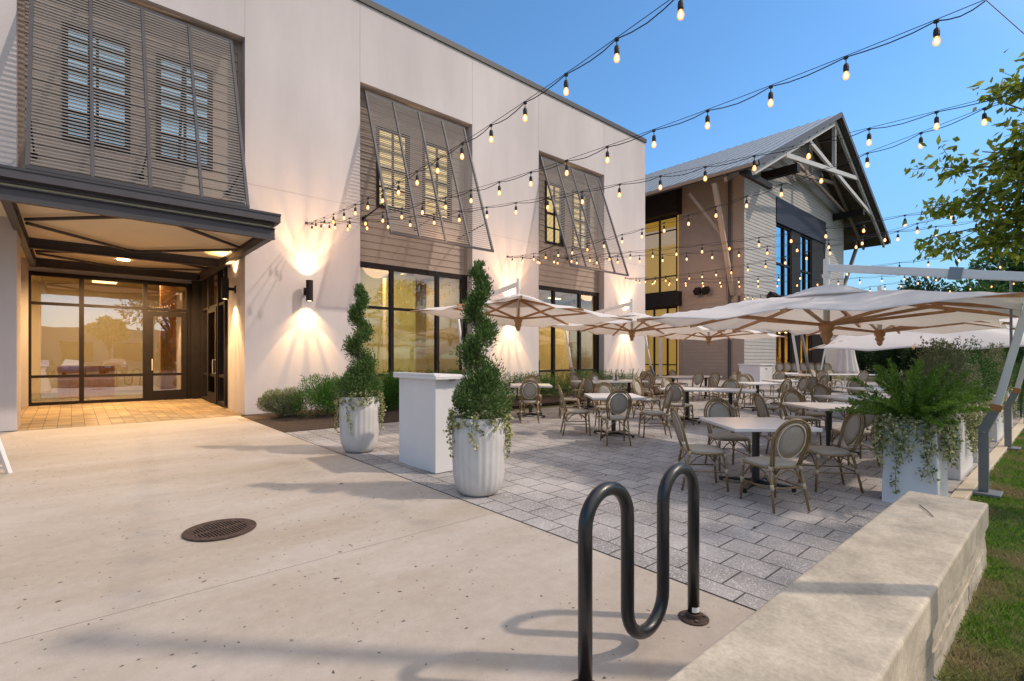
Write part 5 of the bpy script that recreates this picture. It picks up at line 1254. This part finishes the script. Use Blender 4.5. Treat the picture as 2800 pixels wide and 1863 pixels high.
# ================================================================== TREES
def twig_leaves(F, a, b, n, rg, L_, W_, spread=.12):
    u = rg.random((n, 1)); P_ = np.array(a) * (1 - u) + np.array(b) * u; d = (np.array(b) - np.array(a)); d = d / np.linalg.norm(d)
    D_ = rg.normal(size=(n, 3)) * .7 + d * .6 + np.array([0, 0, -.55]); F.put(P_ + rg.normal(size=(n, 3)) * spread, D_, L_, W_, .15)
def big_tree(loc, trunk_h, tips, label, seed, L_=.10, W_=.05, per=60, name='leafy_tree', leafm='treeleaf', trunk_r=.12, crown=None, group=None, cat='tree'):
    t = empty(name, loc); tag(t, label, cat, group); rg = np.random.default_rng(seed); F = Foliage(seed); br = MB(); L0 = np.array(loc)
    br.tube([(0, 0, -.1), (.05, .02, trunk_h * .5), (0, 0, trunk_h), (0, 0, trunk_h + 1.4)], [trunk_r, trunk_r * .8, trunk_r * .65, trunk_r * .3], 9)
    for tip in tips:
        tip = np.array(tip) - L0; b0 = np.array([0, 0, trunk_h + rg.uniform(-.4, 1.0)]); mid_ = (b0 + tip) / 2 + np.array([0, 0, .25]) + rg.normal(size=3) * .12
        br.tube([tuple(b0), tuple(mid_), tuple(tip)], [trunk_r * .35, trunk_r * .18, .006], 6)
        ln = np.linalg.norm(tip - mid_)
        for s_ in range(int(6 + ln * 4)):
            f_ = rg.uniform(.0, 1); base = mid_ * (1 - f_) + tip * f_; dv = rg.normal(size=3); dv[2] = dv[2] * .5 - .1; dv /= np.linalg.norm(dv); e = base + (dv * .7 + (tip - mid_) / ln * .6) * rg.uniform(.18, .48)
            br.tube([tuple(base), tuple(e)], [.006, .0025], 4, cap=False); twig_leaves(F, base, e, per, rg, L_, W_, .07)
        twig_leaves(F, mid_, tip, per, rg, L_, W_, .08)
    if crown:
        for c in crown: F.blob(np.array(c[:3]) - L0, c[3:6], int(c[6]), L_, W_, .3, -.1)
    F.obj('crown', M[leafm], t); br.build('trunk', M['bark'], t, smooth=True); return t
tips = [(8.46, 1.34, 3.13), (8.36, 1.03, 2.92), (8.59, 1.23, 3.59), (8.41, 1.12, 4.0), (8.61, .81, 4.16), (8.35, .91, 3.63), (8.04, .65, 4.56), (7.98, .43, 4.65), (8.47, .53, 3.25), (8.28, .70, 3.04), (8.51, .50, 4.35), (8.35, .63, 3.77), (8.26, .45, 3.6),
        (8.9, .2, 5.2), (8.2, -.4, 5.0), (7.6, -1.2, 4.6), (7.6, -.3, 4.2), (8.8, -.9, 5.8), (9.6, .2, 4.4), (8.5, .2, 4.0), (8.7, .6, 3.9), (8.6, .35, 3.5)]
big_tree((9.3, -2.0, gz(-2)), 2.4, tips, 'broad-leaved green tree whose branches hang into the picture at the upper right', 201, .11, .056, 26, crown=[(8.9, -1.3, 4.9, 1.5, 1.3, 1.2, 750), (7.7, -1.9, 4.6, .9, .8, .7, 450)])
def blob_tree(x, y, h, r, n, label, seed, L_=.2, W_=.1, leaf='dark_leaf', group=None, name='background_tree', flat=.8):
    z = gz(y); t = empty(name, (x, y, z)); tag(t, label, 'tree', group); rg = np.random.default_rng(seed); F = Foliage(seed); br = MB()
    br.tube([(0, 0, 0), (.1, .05, h * .4), (0, 0, h * .75)], [r * .07, r * .05, r * .02], 8)
    k = 11
    for i in range(k):
        a = rg.uniform(0, 6.28); q = rg.uniform(.15, .8) * r; zc = h - r * flat + rg.uniform(-.7, .75) * r * flat; c = (q * math.cos(a), q * math.sin(a), zc); rr = r * rg.uniform(.32, .52)
        F.blob(c, (rr, rr, rr * .75), n // k, L_, W_, .35, .1); br.tube([(0, 0, h * .4), tuple(np.array(c) * [.6, .6, .9]), c], [r * .035, r * .02, .01], 5)
    F.obj('crown', M[leaf], t); br.build('trunk', M['bark'], t, smooth=True)
bt = [(33, 2.9, 6.9, 3.0, 'dark tree rising above the far parasols at the right edge of the picture'), (40, 5.8, 6.4, 3.2, 'dark tree behind the boom of the nearest parasol, right of the gable'), (47, 6.0, 5.5, 3.4, 'dark green tree beyond the corner of the gabled building'),
      (52, 10.5, 6.2, 3.6, 'dark tree just past the grey gable wall, behind the closed parasol'), (38, -1.0, 6.6, 3.2, 'far tree at the lawn side behind the parasol masts'), (60, 2, 7, 4.5, 'farthest dark tree on the horizon at the right'), (27, -.9, 4.8, 2.2, 'tree on the lawn past the last planter box'), (58, 14, 6.5, 4, 'farthest dark tree behind the gabled building')]
for i, (x, y, h, r, lb) in enumerate(bt): blob_tree(x, y, h, r, 9000, lb, 300 + i, .24, .12, 'dark_leaf' if i % 3 else 'shrub', 'dark trees beyond the lawn')
for i, (x, y, r_, h) in enumerate(((49, 11.5, 2.4, 2.8), (46.5, 8.6, 2.2, 2.4), (43, 6.0, 2.0, 2.2), (41, 3.4, 2.0, 2.2), (38.5, 1.2, 2.0, 2.1), (35, -.4, 1.9, 2.0), (53, 6, 3, 3.4), (55, 0, 3.2, 3.2))):
    bush(x, y, gz(y), (r_, r_, h * .8), 7000, M['dark_leaf'], ['dark hedge shrub beside the far gable wall', 'dark hedge shrub just behind the closed parasol', 'dark hedge shrub right of the closed parasol', 'mid hedge shrub under the tilted parasol', 'hedge shrub behind the fourth planter box', 'hedge shrub nearest along the lawn', 'tall dense shrub in the far gap', 'tall dense shrub farthest to the right'][i], 400 + i, .17, .09, name='hedge_shrub', group='dark hedge beyond the patio', blobs=7)
# what stands across the lawn and shows in the glass
for i, (x, y, h, r) in enumerate(((6.5, -16, 8.5, 3.4), (15, -17, 8, 3.2), (24, -16, 9, 3.8), (2.9, -34, 5.8, 1.5))):
    blob_tree(x, y, h, r, 4500, ['tree across the lawn mirrored in the first storefront window', 'tree across the lawn mirrored in the second storefront window', 'tree across the lawn mirrored in the tall gable window', 'small tree by the parking road mirrored in the entrance glass'][i], 320 + i, .28, .15, 'treeleaf' if i == 3 else 'dark_leaf', 'trees across the lawn', 'lawn_tree')
t = empty('low_building', (-8, -46, 0)); tag(t, 'low rendered building across the parking road, mirrored in the entrance glass', 'building')
mb = MB(); mb.box(-22, 30, -6, 0, -.3, 4.8); mb.box(-22.2, 30.2, -6.2, .2, 4.8, 5.1); mb.build('wall', M['brick_far'], t)
for i in range(9): mb = MB(); mb.box(-18 + i * 5, -15 + i * 5, .003, .05, 1.0, 3.4); mb.build('window', M['dark_glass'], t)
def car(x, y, rz, paint, label):
    t = empty('parked_car', (x, y, gz(y)), rz); tag(t, label, 'car', 'cars parked along the road')
    prof = [(-2.2, .35), (-2.25, .75), (-2.1, .95), (-1.35, 1.02), (-.75, 1.42), (.75, 1.46), (1.6, 1.05), (2.15, .95), (2.25, .6), (2.2, .35)]
    mb = MB(); n = len(prof); vs_ = []
    for s_, k in ((-.9, 0), (.9, 0)):
        for px, pz in prof: vs_.append((px, s_ * (1 - .18 * max(0, (pz - .95) / .5)), pz))
    fs = [tuple(range(n)), tuple(range(n, 2 * n))[::-1]] + [(i, n + i, n + (i + 1) % n, (i + 1) % n) for i in range(n)]
    mb.add(vs_, fs); mb.build('body', M[paint], t, bevel=.06)
    mb = MB()
    for s_ in (-1, 1): mb.hexa([(-1.2, s_ * .86, 1.0), (1.35, s_ * .86, 1.0), (1.35, s_ * .9, 1.0), (-1.2, s_ * .9, 1.0), (-.72, s_ * .74, 1.36), (.7, s_ * .74, 1.38), (.7, s_ * .79, 1.38), (-.72, s_ * .79, 1.36)])
    mb.build('side_windows', M['dark_glass'], t)
    for sx in (-1.4, 1.4):
        for s_ in (-.82, .82): mb = MB(); mb.lathe([(.2, -.1), (.32, -.11), (.33, 0), (.32, .11), (.2, .1)], 20); o = mb.build('wheel', M['tyre'], t); o.rotation_euler = (R(90), 0, 0); o.location = (sx, s_, .33)
    for s_ in (-.6, .6): mb = MB(); mb.box(2.19, 2.26, s_ - .2, s_ + .2, .68, .84); mb.build('headlight', M['white_plastic'], t)
car(-2.2, -30, R(95), 'car_blue', 'blue parked car nearest the low building corner'); car(.2, -30.5, R(92), 'car_silver', 'silver parked car between the blue and the maroon one'); car(3.2, -30, R(88), 'car_red', 'maroon parked car by the small mirrored tree')

# ================================================================== LAWN GRASS
rg = np.random.default_rng(77)
def grass(n, x0, x1, yf0, yf1, h0, h1, w_):
    x = rg.uniform(x0, x1, n); y = yf0(x) + (yf1(x) - yf0(x)) * rg.random(n); patch = np.sin(x * 2.1 + 3) * np.sin(y * 2.7 + x) + rg.normal(size=n) * .35
    keep = patch > -1.05; x = x[keep]; y = y[keep]; n = len(x)
    z = .02 * y - .03; h = rg.uniform(h0, h1, n); a = rg.uniform(0, 6.283, n); ln = rg.uniform(.1, .9, n) * h; wa = rg.uniform(0, 6.283, n)
    cx, sx = np.cos(wa) * w_, np.sin(wa) * w_
    b0 = np.stack([x - cx, y - sx, z], 1); b1 = np.stack([x + cx, y + sx, z], 1); m0 = np.stack([x + np.cos(a) * ln * .35 + cx * .6, y + np.sin(a) * ln * .35 + sx * .6, z + h * .6], 1); tp = np.stack([x + np.cos(a) * ln, y + np.sin(a) * ln, z + h * .95], 1)
    V = np.stack([b0, b1, m0, tp], 1).reshape(-1, 3); F = np.arange(n)[:, None] * 4 + np.array([[0, 1, 2, 3]]); return V, F
Vs, Fs, k = [], [], 0
for args in ((70000, 2.2, 8, lambda x: x * 0 - 1.4, lambda x: np.where(x < 5.27, .45, .80), .02, .06, .0018), (45000, 8, 18, lambda x: x * 0 - 1.0, lambda x: x * 0 + .80, .03, .07, .003), (25000, 18, 40, lambda x: x * 0 - 2.0, lambda x: x * 0 + 1.5, .04, .09, .006)):
    V, F = grass(*args); Vs.append(V); Fs.append(F + k); k += len(V)
o = np_mesh('grass', np.concatenate(Vs), np.concatenate(Fs), M['grass']); tag(o, 'patchy green and straw coloured lawn grass beside the seat wall', 'grass', kind='stuff')
rl = random.Random(9)
for k, (x, y, lb) in enumerate(((4.6, 1.9, 'dry brown leaf lying on the pavers between the bike rack and the seat wall'), (3.9, 3.2, 'dry leaf on the pavers in front of the larger topiary pot'), (5.0, 3.9, 'dry leaf on the open pavers left of the nearest table'), (2.3, 5.6, 'dry leaf on the slab left of the podium'), (4.25, 10.1, 'dry leaf fallen beside the planting bed'))):
    t = empty('fallen_leaf', (x, y, gz(y) + .012), rl.uniform(0, 6)); tag(t, lb, 'leaf', 'fallen leaves')
    mb = MB(); mb.add([(0, 0, 0), (.025, .012, .008), (.06, 0, .002), (.025, -.014, .010), (.03, 0, .001)], [(0, 1, 2, 4), (0, 4, 2, 3)]); mb.build('blade', M['soil'] if k % 2 else M['bark'], t)
# dry leaves and a twig
t = empty('fallen_twig', (4.6, .72, .462)); tag(t, 'thin dry twig lying on the stone seat wall', 'twig'); mb = MB(); mb.tube([(-.12, -.05, .004), (0, .0, .008), (.16, .07, .004)], .003, 5); mb.build('twig', M['bark'], t)
bpy.context.view_layer.update()
